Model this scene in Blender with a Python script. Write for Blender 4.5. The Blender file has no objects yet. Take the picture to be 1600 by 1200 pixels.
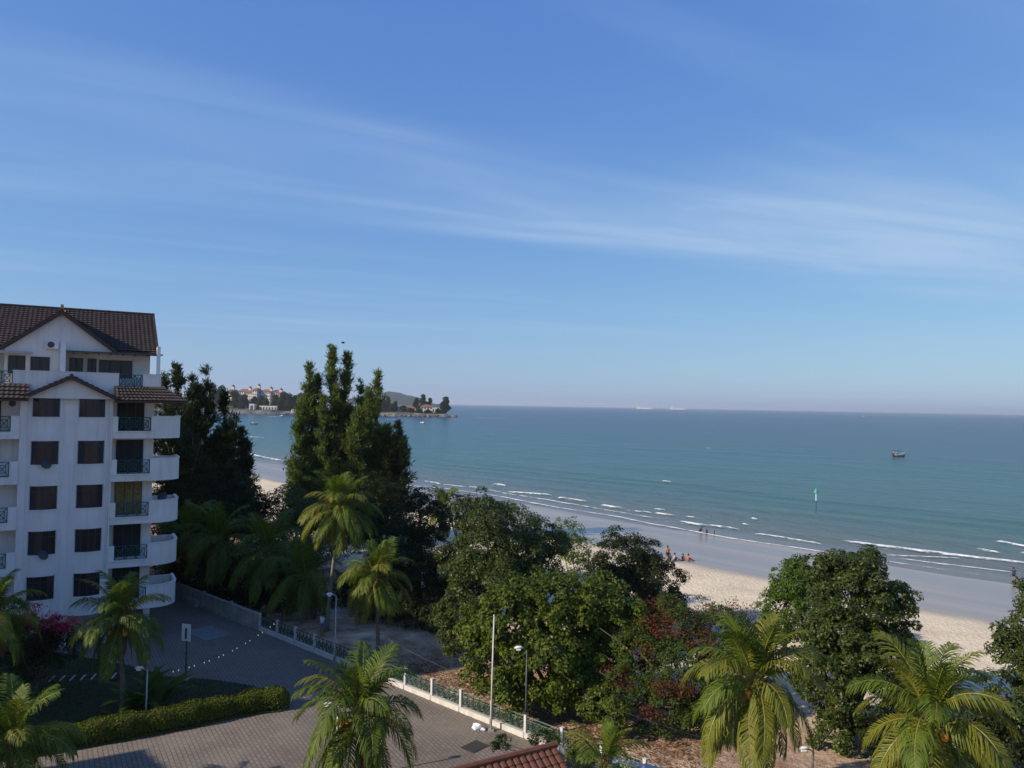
import bpy, math, random
import numpy as np
from mathutils import Vector, Matrix

# ------------------------------------------------------------------ camera, sky, sun, exposure
scene = bpy.context.scene
COL = scene.collection
R = math.radians
F = 1200.0
CAMZ = 17.5
SEA = -1.5
cam = bpy.data.cameras.new('camera')
cam.sensor_width = 36.0
cam.lens = F/1600*36
cam.clip_start = 0.3
cam.clip_end = 90000
camo = bpy.data.objects.new('camera', cam)
COL.objects.link(camo)
CR = Matrix.Rotation(R(90+1.57), 3, 'X') @ Matrix.Rotation(R(1.02), 3, 'Z')
camo.location = (0, 0, CAMZ)
camo.rotation_euler = CR.to_euler()
scene.camera = camo
scene.view_settings.view_transform = 'Standard'
scene.view_settings.look = 'None'
scene.view_settings.exposure = 0.4
scene.view_settings.gamma = 1.0

SUN_A, SUN_E = 25.0, 29.0          # degrees behind the left-hand direction; elevation
S = Vector((-math.cos(R(SUN_E))*math.cos(R(SUN_A)), -math.cos(R(SUN_E))*math.sin(R(SUN_A)), math.sin(R(SUN_E))))
sun = bpy.data.lights.new('sun', 'SUN')
sun.energy = 4.9
sun.angle = R(0.53)
sun.color = (1.0, 0.85, 0.66)
suno = bpy.data.objects.new('sun', sun)
COL.objects.link(suno)
suno.location = (-40, -30, 80)
suno.rotation_euler = S.to_track_quat('Z', 'Y').to_euler()

world = bpy.data.worlds.new('World')
scene.world = world
world.use_nodes = True
wn, wl = world.node_tree.nodes, world.node_tree.links
wn.clear()
def wnode(t, **k):
    n = wn.new(t)
    for a, b in k.items():
        setattr(n, a, b)
    return n
sky = wnode('ShaderNodeTexSky', sky_type='NISHITA', sun_disc=False)
sky.sun_elevation = R(SUN_E)
sky.sun_rotation = math.atan2(S.x, S.y)
sky.altitude = 20
sky.air_density = 1.0
sky.dust_density = 0.6
sky.ozone_density = 3.0
def wmath(op, a, b=None, c=None):
    n = wnode('ShaderNodeMath', operation=op)
    for i, v in enumerate((a, b, c)):
        if v is None: continue
        if isinstance(v, (int, float)): n.inputs[i].default_value = v
        else: wl.new(v, n.inputs[i])
    return n.outputs[0]
tc = wnode('ShaderNodeTexCoord')
sp = wnode('ShaderNodeSeparateXYZ')
wl.new(tc.outputs['Generated'], sp.inputs[0])
zc = wmath('MAXIMUM', sp.outputs[2], 0.02)
uu = wmath('DIVIDE', sp.outputs[0], zc)
vv = wmath('DIVIDE', sp.outputs[1], zc)
cb = wnode('ShaderNodeCombineXYZ')
wl.new(uu, cb.inputs[0]); wl.new(vv, cb.inputs[1])
def cirrus(rot, sx, sy, off, det, dist, lo, hi):
    m0 = wnode('ShaderNodeMapping')
    m0.inputs['Rotation'].default_value = (0, 0, R(rot))
    wl.new(cb.outputs[0], m0.inputs[0])
    mp = wnode('ShaderNodeMapping')
    mp.inputs['Scale'].default_value = (sx, sy, 1)
    mp.inputs['Location'].default_value = off
    wl.new(m0.outputs[0], mp.inputs[0])
    nz = wnode('ShaderNodeTexNoise')
    nz.inputs['Scale'].default_value = 1.0
    nz.inputs['Detail'].default_value = det
    nz.inputs['Roughness'].default_value = 0.55
    nz.inputs['Distortion'].default_value = dist
    wl.new(mp.outputs[0], nz.inputs[0])
    mr = wnode('ShaderNodeMapRange', interpolation_type='SMOOTHSTEP')
    mr.inputs[1].default_value = lo; mr.inputs[2].default_value = hi
    wl.new(nz.outputs[0], mr.inputs[0])
    return mr.outputs[0]
c1 = cirrus(-16, 0.11, 0.40, (18.3591, 16.009, 0), 4, 0.5, 0.45, 0.72)
c2 = cirrus(-27, 0.30, 1.25, (1.3, 2.2, 0), 7, 0.9, 0.34, 0.72)
c3 = wmath('MULTIPLY', c1, wmath('ADD', wmath('MULTIPLY', c2, 0.6), 0.35))
fade = wnode('ShaderNodeMapRange', interpolation_type='SMOOTHSTEP')
fade.inputs[1].default_value = 0.03; fade.inputs[2].default_value = 0.16
wl.new(sp.outputs[2], fade.inputs[0])
cf = wmath('MULTIPLY', wmath('MULTIPLY', c3, fade.outputs[0]), 0.95)
sc_ = wnode('ShaderNodeSeparateColor')
wl.new(sky.outputs[0], sc_.inputs[0])
tint = wnode('ShaderNodeCombineColor')
for i_, (gm_, kk_) in enumerate(((0.78, 0.63), (0.65, 1.04), (0.30, 2.62))):
    wl.new(wmath('MULTIPLY', wmath('POWER', sc_.outputs[i_], gm_), kk_), tint.inputs[i_])
mx = wnode('ShaderNodeMix', data_type='RGBA')
wl.new(cf, mx.inputs[0])
wl.new(tint.outputs[0], mx.inputs[6])
mx.inputs[7].default_value = (2.6, 3.55, 4.9, 1)
bg = wnode('ShaderNodeBackground')
bg.inputs[1].default_value = 0.126
wl.new(mx.outputs[2], bg.inputs[0])
wo = wnode('ShaderNodeOutputWorld')
wl.new(bg.outputs[0], wo.inputs[0])

# ------------------------------------------------------------------ pixel / coast helpers
def ray(px, py):
    return CR @ Vector(((px-800)/F, -(py-600)/F, -1.0))
def gp(px, py, z=0.0):
    d = ray(px, py); t = (z-CAMZ)/d.z
    return Vector((d.x*t, d.y*t, z))
def at(px, py, Y):
    d = ray(px, py); t = Y/d.y
    return Vector((d.x*t, Y, CAMZ+d.z*t))
NC = Vector((0.7507, 0.6606)); TCo = Vector((-0.6606, 0.7507)); P0 = Vector((54.6, 89.0))
def wa(x, y):
    return (x-P0.x)*NC.x+(y-P0.y)*NC.y, (x-P0.x)*TCo.x+(y-P0.y)*TCo.y
def aw(a, w):
    return P0.x+TCo.x*a+NC.x*w, P0.y+TCo.y*a+NC.y*w
PROF = [(-1e5, 0), (-58, 0), (-40, -0.25), (-24, -0.72), (0, -1.52), (14, -2.1), (60, -4.0), (300, -6.0), (1e5, -6.0)]
def gz(x, y):
    w = wa(x, y)[0]
    return float(np.interp(w, [p[0] for p in PROF], [p[1] for p in PROF]))
def gnd(px, py):
    z = 0.0
    for i in range(8):
        p = gp(px, py, z); z = gz(p.x, p.y)
    return Vector((p.x, p.y, z))

# ------------------------------------------------------------------ materials
MATS = {}
def newmat(name):
    m = bpy.data.materials.new(name); m.use_nodes = True
    MATS[name] = m
    return m, m.node_tree.nodes, m.node_tree.links, m.node_tree.nodes['Principled BSDF']
def mat(name, col, rough=0.7, var=0.12, scale=3.0, bump=0.0, bscale=30.0, metal=0.0, spec=0.4, stain=None):
    m, n, l, b = newmat(name)
    b.inputs['Roughness'].default_value = rough
    b.inputs['Metallic'].default_value = metal
    b.inputs['Specular IOR Level'].default_value = spec
    t = n.new('ShaderNodeTexCoord')
    nz = n.new('ShaderNodeTexNoise'); nz.inputs['Scale'].default_value = scale; nz.inputs['Detail'].default_value = 6
    l.new(t.outputs['Object'], nz.inputs[0])
    cr = n.new('ShaderNodeValToRGB')
    c = np.array(col)
    cr.color_ramp.elements[0].position = 0.3; cr.color_ramp.elements[1].position = 0.7
    cr.color_ramp.elements[0].color = (*(c*(1-var)), 1); cr.color_ramp.elements[1].color = (*(c*(1+var)), 1)
    l.new(nz.outputs[0], cr.inputs[0])
    out = cr.outputs[0]
    if stain:
        mp = n.new('ShaderNodeMapping'); mp.inputs['Scale'].default_value = (2.2, 2.2, 0.18)
        l.new(t.outputs['Object'], mp.inputs[0])
        n2 = n.new('ShaderNodeTexNoise'); n2.inputs['Scale'].default_value = 1.6; n2.inputs['Detail'].default_value = 8
        l.new(mp.outputs[0], n2.inputs[0])
        mr = n.new('ShaderNodeMapRange'); mr.inputs[1].default_value = 0.5; mr.inputs[2].default_value = 0.78; mr.inputs[4].default_value = 0.55
        l.new(n2.outputs[0], mr.inputs[0])
        mix = n.new('ShaderNodeMix'); mix.data_type = 'RGBA'
        l.new(mr.outputs[0], mix.inputs[0]); l.new(out, mix.inputs[6]); mix.inputs[7].default_value = (*stain, 1)
        out = mix.outputs[2]
    l.new(out, b.inputs['Base Color'])
    if bump:
        n3 = n.new('ShaderNodeTexNoise'); n3.inputs['Scale'].default_value = bscale; n3.inputs['Detail'].default_value = 5
        l.new(t.outputs['Object'], n3.inputs[0])
        bp = n.new('ShaderNodeBump'); bp.inputs['Strength'].default_value = bump; bp.inputs['Distance'].default_value = 0.03
        l.new(n3.outputs[0], bp.inputs['Height']); l.new(bp.outputs[0], b.inputs['Normal'])
    return m
def leafmat(name, c1, c2, c3=None, rough=0.5, trans=0.3, spec=0.35, p3=0.93):
    m, n, l, b = newmat(name)
    g = n.new('ShaderNodeNewGeometry')
    cr = n.new('ShaderNodeValToRGB')
    e = cr.color_ramp.elements
    e[0].color = (*c1, 1); e[1].color = (*c2, 1); e[1].position = 0.88
    if c3:
        e[1].position = p3-0.012
        k = e.new(p3); k.color = (*c3, 1)
    l.new(g.outputs['Random Per Island'], cr.inputs[0])
    l.new(cr.outputs[0], b.inputs['Base Color'])
    b.inputs['Roughness'].default_value = min(0.8, rough+0.12)
    b.inputs['Specular IOR Level'].default_value = spec*0.45
    tr = n.new('ShaderNodeBsdfTranslucent')
    br = n.new('ShaderNodeMix'); br.data_type = 'RGBA'; br.blend_type = 'MULTIPLY'; br.inputs[0].default_value = 1
    l.new(cr.outputs[0], br.inputs[6]); br.inputs[7].default_value = (1.5, 1.7, 0.7, 1)
    l.new(br.outputs[2], tr.inputs[0])
    ms = n.new('ShaderNodeMixShader'); ms.inputs[0].default_value = trans
    l.new(b.outputs[0], ms.inputs[1]); l.new(tr.outputs[0], ms.inputs[2])
    l.new(ms.outputs[0], n['Material Output'].inputs[0])
    return m

mat('white_paint', (0.74, 0.70, 0.655), 0.75, 0.06, 0.8, 0.15, 25, stain=(0.50, 0.475, 0.45))
mat('clean_white', (0.78, 0.77, 0.74), 0.5, 0.05)
mat('post_white', (0.50, 0.49, 0.46), 0.7, 0.12, 5, 0.1, stain=(0.35, 0.32, 0.28))
mat('far_white', (0.55, 0.53, 0.50), 0.8, 0.05, 0.05)
mat('roof_brown', (0.046, 0.034, 0.031), 0.75, 0.35, 2.5, 0.3, 14)
mat('barge_brown', (0.060, 0.032, 0.026), 0.6, 0.2, 4)
mat('terracotta', (0.135, 0.050, 0.027), 0.75, 0.3, 2.0, 0.25, 18, stain=(0.16, 0.07, 0.045))
mat('ridge_orange', (0.52, 0.22, 0.12), 0.7, 0.25, 3.0)
mat('far_roof', (0.20, 0.09, 0.065), 0.8, 0.15, 0.1)
mat('green_iron', (0.012, 0.075, 0.065), 0.45, 0.2, 6)
mat('fence_green', (0.010, 0.060, 0.045), 0.45, 0.25, 6)
mat('window_frame', (0.030, 0.025, 0.026), 0.5, 0.1)
mat('far_window', (0.06, 0.065, 0.08), 0.4, 0.1)
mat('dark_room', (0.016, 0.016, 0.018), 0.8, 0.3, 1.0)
mat('curtain', (0.20, 0.15, 0.055), 0.9, 0.35, 6)
mat('curtain_brown', (0.030, 0.026, 0.027), 0.9, 0.3, 7)
mat('concrete', (0.27, 0.26, 0.24), 0.85, 0.2, 1.5, 0.25, 12, stain=(0.12, 0.11, 0.10))
mat('slab_grey', (0.17, 0.17, 0.17), 0.8, 0.15, 2)
mat('metal_grey', (0.34, 0.35, 0.37), 0.4, 0.1, 4, metal=0.6)
mat('metal_dark', (0.045, 0.05, 0.06), 0.45, 0.2, 4)
mat('metal_white', (0.66, 0.66, 0.66), 0.45, 0.06, 4)
mat('zinc', (0.42, 0.43, 0.44), 0.45, 0.15, 3, metal=0.3)
mat('pole_galv', (0.50, 0.49, 0.47), 0.5, 0.12, 3)
mat('rust', (0.10, 0.055, 0.04), 0.8, 0.3, 8)
mat('bark', (0.11, 0.085, 0.065), 0.9, 0.3, 6, 0.5, 20)
mat('palm_bark', (0.17, 0.14, 0.11), 0.9, 0.25, 5, 0.5, 16)
mat('husk', (0.16, 0.075, 0.03), 0.9, 0.3, 12)
mat('coconut', (0.62, 0.25, 0.035), 0.5, 0.22, 6)
mat('rachis', (0.17, 0.15, 0.035), 0.5, 0.15, 2)
mat('rock', (0.13, 0.12, 0.11), 0.9, 0.3, 0.4, 0.4, 2)
mat('skin', (0.26, 0.14, 0.09), 0.6, 0.05)
mat('hair', (0.012, 0.010, 0.010), 0.5, 0.1)
for nm, c in dict(orange=(0.50, 0.20, 0.03), black=(0.02, 0.02, 0.024), grey=(0.42, 0.42, 0.45), red=(0.55, 0.06, 0.05), navy=(0.03, 0.045, 0.09), white=(0.6, 0.6, 0.62), brown=(0.10, 0.06, 0.045), blue=(0.10, 0.16, 0.32)).items():
    mat('cloth_'+nm, c, 0.85, 0.1, 10)
mat('boat_red', (0.24, 0.045, 0.04), 0.5, 0.15, 2)
mat('boat_navy', (0.03, 0.035, 0.07), 0.5, 0.15, 2)
mat('marker_green', (0.02, 0.30, 0.20), 0.5, 0.1, 2)
mat('ship_white', (0.75, 0.76, 0.78), 0.6, 0.05, 0.01)
mat('plastic', (0.75, 0.76, 0.80), 0.35, 0.06, 4)
mat('cover_dark', (0.035, 0.032, 0.032), 0.7, 0.2, 6)
mat('hill_green', (0.022, 0.035, 0.026), 0.95, 0.3, 0.004)
mat('headland_green', (0.04, 0.06, 0.03), 0.95, 0.3, 0.03)
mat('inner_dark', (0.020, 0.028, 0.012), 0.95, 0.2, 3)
mat('driftwood', (0.10, 0.085, 0.07), 0.9, 0.2, 8)
m, n, l, b = newmat('glass')
b.inputs['Base Color'].default_value = (0.022, 0.020, 0.026, 1); b.inputs['Roughness'].default_value = 0.12
b.inputs['Specular IOR Level'].default_value = 0.35
m, n, l, b = newmat('bulb')
b.inputs['Base Color'].default_value = (0.9, 0.9, 0.88, 1)
b.inputs['Emission Color'].default_value = (1, 0.98, 0.92, 1); b.inputs['Emission Strength'].default_value = 0.35

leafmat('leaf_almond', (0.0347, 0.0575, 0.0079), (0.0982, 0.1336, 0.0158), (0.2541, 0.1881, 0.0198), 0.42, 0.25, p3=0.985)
leafmat('leaf_dark', (0.0099, 0.0169, 0.0039), (0.0275, 0.0375, 0.0072), (0.0551, 0.0563, 0.0098), 0.45, 0.2, p3=0.99)  # leaf colour lowered to put the trees' near-black shade into it
leafmat('leaf_glossy', (0.0198, 0.0351, 0.0074), (0.0576, 0.0795, 0.0137), (0.1389, 0.1507, 0.0184), 0.35, 0.2, 0.5, p3=0.975)
leafmat('leaf_bright', (0.0323, 0.0644, 0.0089), (0.0878, 0.1459, 0.0178), (0.1663, 0.1888, 0.0178), 0.45, 0.3, p3=0.98)
leafmat('leaf_flame', (0.0258, 0.0480, 0.0095), (0.0644, 0.0970, 0.0166), None, 0.6, 0.3)
leafmat('petal_red', (0.0714, 0.0188, 0.0121), (0.1518, 0.0469, 0.0234), (0.0536, 0.0401, 0.0201), 0.6, 0.25)
leafmat('petal_pink', (0.3600, 0.0160, 0.0720), (0.5200, 0.0480, 0.1280), None, 0.6, 0.25)
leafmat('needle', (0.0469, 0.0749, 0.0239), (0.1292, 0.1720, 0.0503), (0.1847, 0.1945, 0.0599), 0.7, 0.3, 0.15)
leafmat('needle_shade', (0.0127, 0.0216, 0.0093), (0.0341, 0.0473, 0.0190), None, 0.7, 0.25, 0.15)  # shaded copy of the needle colour, shade put into a darker tone
leafmat('frond_green', (0.0442, 0.0794, 0.0089), (0.1019, 0.1437, 0.0164), None, 0.42, 0.3, 0.45)
leafmat('frond_yellow', (0.0793, 0.1015, 0.0115), (0.1587, 0.1691, 0.0209), (0.1984, 0.1653, 0.0261), 0.42, 0.3, 0.45)
leafmat('frond_dry', (0.1400, 0.0840, 0.0280), (0.2240, 0.1400, 0.0490), None, 0.7, 0.25, 0.2)
leafmat('hedge_leaf', (0.0416, 0.0670, 0.0080), (0.1196, 0.1350, 0.0160), (0.1768, 0.1080, 0.0160), 0.55, 0.25, p3=0.985)
leafmat('grass', (0.0210, 0.0350, 0.0084), (0.0525, 0.0735, 0.0154), None, 0.7, 0.25, 0.2)
leafmat('litter', (0.0960, 0.0480, 0.0240), (0.2080, 0.1120, 0.0560), None, 0.85, 0.1, 0.1)
leafmat('far_leaf', (0.0210, 0.0336, 0.0154), (0.0434, 0.0574, 0.0238), None, 0.8, 0.2, 0.1)

# ------------------------------------------------------------------ object helpers
def tag(o, label=None, cat=None, group=None, kind=None):
    if label: o['label'] = label
    if cat: o['category'] = cat
    if group: o['group'] = group
    if kind: o['kind'] = kind
    return o
def link(name, me, parent=None, loc=None, rot=None):
    o = bpy.data.objects.new(name, me)
    COL.objects.link(o)
    if parent: o.parent = parent
    if loc is not None: o.location = loc
    if rot is not None: o.rotation_euler = rot
    return o
def empty(name, loc, rz=0, label=None, cat=None, group=None):
    o = link(name, None, None, loc, (0, 0, rz))
    o.empty_display_size = 0.2
    return tag(o, label, cat, group)
class MB:
    def __init__(s): s.v = []; s.f = []; s.m = []
    def add(s, vs, fs, mi=0):
        k = len(s.v); s.v += [tuple(p) for p in vs]
        s.f += [tuple(i+k for i in f) for f in fs]; s.m += [mi]*len(fs)
        return s
    def box(s, x0, x1, y0, y1, z0, z1, mi=0):
        return s.add([(x0,y0,z0),(x1,y0,z0),(x1,y1,z0),(x0,y1,z0),(x0,y0,z1),(x1,y0,z1),(x1,y1,z1),(x0,y1,z1)],
              [(0,3,2,1),(4,5,6,7),(0,1,5,4),(1,2,6,5),(2,3,7,6),(3,0,4,7)], mi)
    def tube(s, pts, rad, n=8, mi=0, cap=True):
        pts = [Vector(p) for p in pts]
        if not hasattr(rad, '__len__'): rad = [rad]*len(pts)
        k = len(s.v)
        for i, p in enumerate(pts):
            t = (pts[min(i+1, len(pts)-1)]-pts[max(i-1, 0)]).normalized()
            a = t.cross(Vector((0.13, 0.9, 0.31))).normalized(); b = t.cross(a)
            for j in range(n):
                q = 2*math.pi*j/n
                s.v.append(tuple(p+(a*math.cos(q)+b*math.sin(q))*rad[i]))
        for i in range(len(pts)-1):
            for j in range(n):
                s.f.append((k+i*n+j, k+i*n+(j+1)%n, k+(i+1)*n+(j+1)%n, k+(i+1)*n+j)); s.m.append(mi)
        if cap:
            s.f.append(tuple(k+j for j in range(n))[::-1]); s.m.append(mi)
            s.f.append(tuple(k+(len(pts)-1)*n+j for j in range(n))); s.m.append(mi)
        return s
    def bar(s, p, q, r=0.02, mi=0): return s.tube([p, q], r, 4, mi)
    def prism(s, poly, z0, z1, mi=0):
        n = len(poly)
        return s.add([(x, y, z0) for x, y in poly]+[(x, y, z1) for x, y in poly],
              [tuple(range(n))[::-1], tuple(range(n, 2*n))]+[(i, (i+1) % n, n+(i+1) % n, n+i) for i in range(n)], mi)
    def wall(s, path, th, z0, z1, mi=0):
        """a band of wall standing on a path; z0, z1 may be lists"""
        n = len(path); P = [Vector(p) for p in path]
        z0 = z0 if hasattr(z0, '__len__') else [z0]*n; z1 = z1 if hasattr(z1, '__len__') else [z1]*n
        k = len(s.v)
        for i in range(n):
            t = (P[min(i+1, n-1)]-P[max(i-1, 0)]).normalized(); nn = Vector((-t.y, t.x))*th
            for q, z in ((P[i], z0[i]), (P[i], z1[i]), (P[i]+nn, z1[i]), (P[i]+nn, z0[i])): s.v.append((q.x, q.y, z))
        for i in range(n-1):
            a = k+4*i; b = a+4
            for j in range(4): s.f.append((a+j, b+j, b+(j+1) % 4, a+(j+1) % 4)); s.m.append(mi)
        s.f.append((k, k+1, k+2, k+3)); s.m.append(mi); e = k+4*(n-1); s.f.append((e+3, e+2, e+1, e)); s.m.append(mi)
        return s
    def lathe(s, prof, n=12, c=(0,0,0), mi=0):
        k = len(s.v)
        for r, z in prof:
            for j in range(n):
                q = 2*math.pi*j/n; s.v.append((c[0]+r*math.cos(q), c[1]+r*math.sin(q), c[2]+z))
        for i in range(len(prof)-1):
            for j in range(n): s.f.append((k+i*n+j, k+i*n+(j+1) % n, k+(i+1)*n+(j+1) % n, k+(i+1)*n+j)); s.m.append(mi)
        s.f.append(tuple(k+j for j in range(n))[::-1]); s.m.append(mi)
        s.f.append(tuple(k+(len(prof)-1)*n+j for j in range(n))); s.m.append(mi)
        return s
    def mesh(s, name, mats, smooth=False):
        me = bpy.data.meshes.new(name); me.from_pydata(s.v, [], s.f)
        for q in ([mats] if isinstance(mats, str) else mats): me.materials.append(MATS[q])
        me.polygons.foreach_set('material_index', s.m)
        if smooth: me.polygons.foreach_set('use_smooth', [True]*len(s.f))
        me.update()
        return me
    def build(s, name, mats, parent=None, loc=None, rot=None, smooth=False):
        return link(name, s.mesh(name, mats, smooth), parent, loc, rot)
def np_mesh(name, V, Q, mats, mi=None):
    """V (n,3), Q (m,4) quads"""
    me = bpy.data.meshes.new(name)
    me.vertices.add(len(V)); me.vertices.foreach_set('co', np.ascontiguousarray(V, dtype=np.float32).ravel())
    me.loops.add(len(Q)*4); me.loops.foreach_set('vertex_index', np.ascontiguousarray(Q, dtype=np.int32).ravel())
    me.polygons.add(len(Q)); me.polygons.foreach_set('loop_start', np.arange(0, len(Q)*4, 4, dtype=np.int32))
    for q in ([mats] if isinstance(mats, str) else mats): me.materials.append(MATS[q])
    if mi is not None: me.polygons.foreach_set('material_index', np.asarray(mi, dtype=np.int32))
    me.update(calc_edges=True); me.validate()
    return me
def unit(a): return a/np.maximum(np.linalg.norm(a, axis=1, keepdims=True), 1e-6)
def leaf_quads(P, N, T, L, W):
    """diamond leaves: centre P, normal N, axis T, length L, width W -> (V, Q)"""
    T = unit(T-N*np.sum(T*N, 1, keepdims=True)); B = np.cross(N, T)
    L = L[:, None]; W = W[:, None]
    V = np.stack([P-T*L*0.5, P+B*W*0.5+T*L*0.06-N*W*0.12, P+T*L*0.5-N*L*0.12, P-B*W*0.5+T*L*0.06-N*W*0.12], 1).reshape(-1, 3)
    return V, np.arange(len(P)*4).reshape(-1, 4)
TRI = 0
def rsph(rng, n): return unit(rng.normal(size=(n, 3)))
def crown_leaves(rng, blobs, leaf, dens, sub=0.30, clumpy=0.55, aspect=0.5):
    """blobs: list of (centre, (rx,ry,rz)); clumps of leaves on the shell of each blob, each clump a small dome"""
    PP, NN, TT = [], [], []
    for c, r in blobs:
        c = np.array(c); r = np.array(r); rm = float(np.mean(r))
        sr = min(max(rm*sub, leaf*2.2), 1.15)
        ns = int(12+5.2*(rm/sr)**2)
        d = rsph(rng, ns); d = d[(d[:, 2] > -0.75) | (rng.random(ns) < 0.3)]
        lump = 1+0.13*np.sin(d[:, 0]*5+c[0])*np.sin(d[:, 1]*5+c[1])+0.10*np.sin(d[:, 2]*7+c[0]*3)
        k = rng.uniform(0.30, 1.0, (len(d), 1))**0.6*lump[:, None]
        sc = c+d*r*k
        srr = sr*rng.uniform(0.6, 1.25, len(sc))
        nl = int(max(14, dens*3.6*sr*sr/(leaf*leaf*aspect)))
        dd = rsph(rng, len(sc)*nl)
        od = np.repeat(d, nl, 0)
        flip = np.sum(dd*(od+np.array([0, 0, 0.6])), 1) < -0.25
        dd[flip] *= -1
        sq = np.array([1.0, 1.0, 0.75])
        p = np.repeat(sc, nl, 0)+dd*sq*np.repeat(srr, nl)[:, None]*(rng.uniform(0.35, 1.0, (len(dd), 1))**clumpy)
        PP.append(p)
        NN.append(unit(dd*0.55+od*0.25+np.array([0, 0, 0.45])+rng.normal(size=p.shape)*0.42))
        TT.append(unit(dd*0.7+rng.normal(size=p.shape)*0.7+np.array([0, 0, -0.35])))
    P = np.concatenate(PP); N = np.concatenate(NN); T = np.concatenate(TT)
    L = leaf*rng.uniform(0.6, 1.25, len(P))
    return P, N, T, L
def limbs(mb, base, blobs, r0, rng, n=7):
    base = Vector(base)
    cs = [Vector(c) for c, r in blobs]
    cen = sum(cs, Vector())/len(cs)
    fork = Vector((base.x*0.75+cen.x*0.25, base.y*0.75+cen.y*0.25, base.z+(min(c.z for c in cs)-base.z)*0.55))
    mid = (base+fork)/2+Vector((rng.uniform(-.15, .15), rng.uniform(-.15, .15), 0))
    mb.tube([base-Vector((0, 0, 0.2)), base+Vector((0, 0, 0.25)), mid, fork], [r0*1.5, r0*1.1, r0*0.9, r0*0.75], n)
    for c, r in blobs:
        c = Vector(c)
        m1 = fork.lerp(c, 0.5)+Vector((rng.uniform(-.3, .3), rng.uniform(-.3, .3), 0.1))
        mb.tube([fork-Vector((0, 0, .1)), m1, c], [r0*0.6, r0*0.38, r0*0.2], 6)
        for j in range(4):
            e = c+Vector(rng.normal(size=3))*float(np.mean(r))*0.42
            mb.tube([m1.lerp(c, 0.6), e], [r0*0.2, r0*0.06], 4)
def pxblob(px, py, rp, D, ry=1.0, rz=None):
    c = at(px, py, D); r = rp*D/F
    return (tuple(c), (r, r*ry, (rz if rz else 0.95)*r))
def broadleaf(name, label, base, blobs, leaf=0.2, dens=1.0, mt='leaf_dark', seed=1, r0=0.2, group=None, flowers=None, sub=0.30, aspect=0.5, cat='tree'):
    rng = np.random.default_rng(seed)
    base = Vector((base[0], base[1], gz(base[0], base[1])))
    root = empty(name, base, 0, label, cat, group)
    P, N, T, L = crown_leaves(rng, blobs, leaf, dens, sub, aspect=aspect)
    keep = P[:, 2] > base.z+0.12
    P, N, T, L = P[keep], N[keep], T[keep], L[keep]
    V, Q = leaf_quads(P-np.array(base), N, T, L, L*aspect)
    link('crown', np_mesh('crown', V, Q, mt), root)
    mb = MB(); limbs(mb, (0, 0, 0), [(tuple(Vector(c)-base), r) for c, r in blobs], r0, rng)
    mb.build('trunk', 'bark', root, smooth=True)
    if flowers:
        fm, fb, fl, fd = flowers; keepf = 0.42 if fm == 'petal_red' else 0.8
        P, N, T, L = crown_leaves(rng, fb, fl, fd, 0.5, aspect=0.7)
        P = P+rng.normal(size=P.shape)*0.16; kp = rng.random(len(P)) < keepf; P, N, T, L = P[kp], N[kp], T[kp], L[kp]
        V, Q = leaf_quads(P-np.array(base), N, T, L, L*0.7)
        link('blossom', np_mesh('blossom', V, Q, fm), root)
    return root

# ------------------------------------------------------------------ ground, beach, sea
def sheet(avals, wvals, zf):
    A, W = np.meshgrid(np.array(avals), np.array(wvals), indexing='ij')
    X = P0.x+TCo.x*A+NC.x*W; Y = P0.y+TCo.y*A+NC.y*W
    Z = zf(A, W)
    V = np.stack([X, Y, Z], -1).reshape(-1, 3)
    na, nw = A.shape
    i = np.arange(na-1)[:, None]*nw+np.arange(nw-1)[None, :]
    Q = np.stack([i, i+nw, i+nw+1, i+1], -1).reshape(-1, 4)[:, ::-1]
    return V, Q
rngg = np.random.default_rng(5)
av = np.concatenate([-np.geomspace(30000, 70, 14), np.arange(-60, 130, 0.5), np.arange(130, 330, 2.0), np.geomspace(335, 30000, 16)])
wv = np.concatenate([-np.geomspace(30000, 90, 14), np.arange(-85, -60, 1.0), np.arange(-60, 4, 0.5), np.arange(4, 60, 4), np.geomspace(62, 30000, 14)])
def zterr(A, W):
    Z = np.interp(W, [p[0] for p in PROF], [p[1] for p in PROF])
    m = np.clip((W+70)/8, 0, 1)*np.clip((-20-W)/8, 0, 1)
    Z = Z+m*(0.055*np.sin(A*0.9+W*0.5)*np.sin(W*0.8-A*0.2)+0.10*np.sin(A*0.21+1)*np.sin(W*0.27)+rngg.normal(size=A.shape)*0.012)
    m2 = np.clip((W+24)/6, 0, 1)*np.clip((6-W)/6, 0, 1)
    Z = Z+m2*0.05*np.sin(W*0.55+0.9*np.sin(A*0.07))*np.sin(A*0.045+0.6)
    return Z
V, Q = sheet(av, wv, zterr)
m, n, l, b = newmat('sand')
g = n.new('ShaderNodeNewGeometry')
dot = n.new('ShaderNodeVectorMath'); dot.operation = 'DOT_PRODUCT'
l.new(g.outputs['Position'], dot.inputs[0]); dot.inputs[1].default_value = (NC.x, NC.y, 0)
wof = n.new('ShaderNodeMath'); wof.operation = 'SUBTRACT'; l.new(dot.outputs['Value'], wof.inputs[0]); wof.inputs[1].default_value = P0.dot(NC)
def noise(n, l, vec, scale, det=5, rough=0.55, mapping=None):
    if mapping:
        m0 = n.new('ShaderNodeMapping'); m0.inputs['Rotation'].default_value = (0, 0, mapping[1]); l.new(vec, m0.inputs[0])
        mp = n.new('ShaderNodeMapping'); mp.inputs['Scale'].default_value = mapping[0]
        l.new(m0.outputs[0], mp.inputs[0]); vec = mp.outputs[0]
    z = n.new('ShaderNodeTexNoise'); z.inputs['Scale'].default_value = scale; z.inputs['Detail'].default_value = det; z.inputs['Roughness'].default_value = rough
    l.new(vec, z.inputs[0])
    return z.outputs[0]
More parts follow.
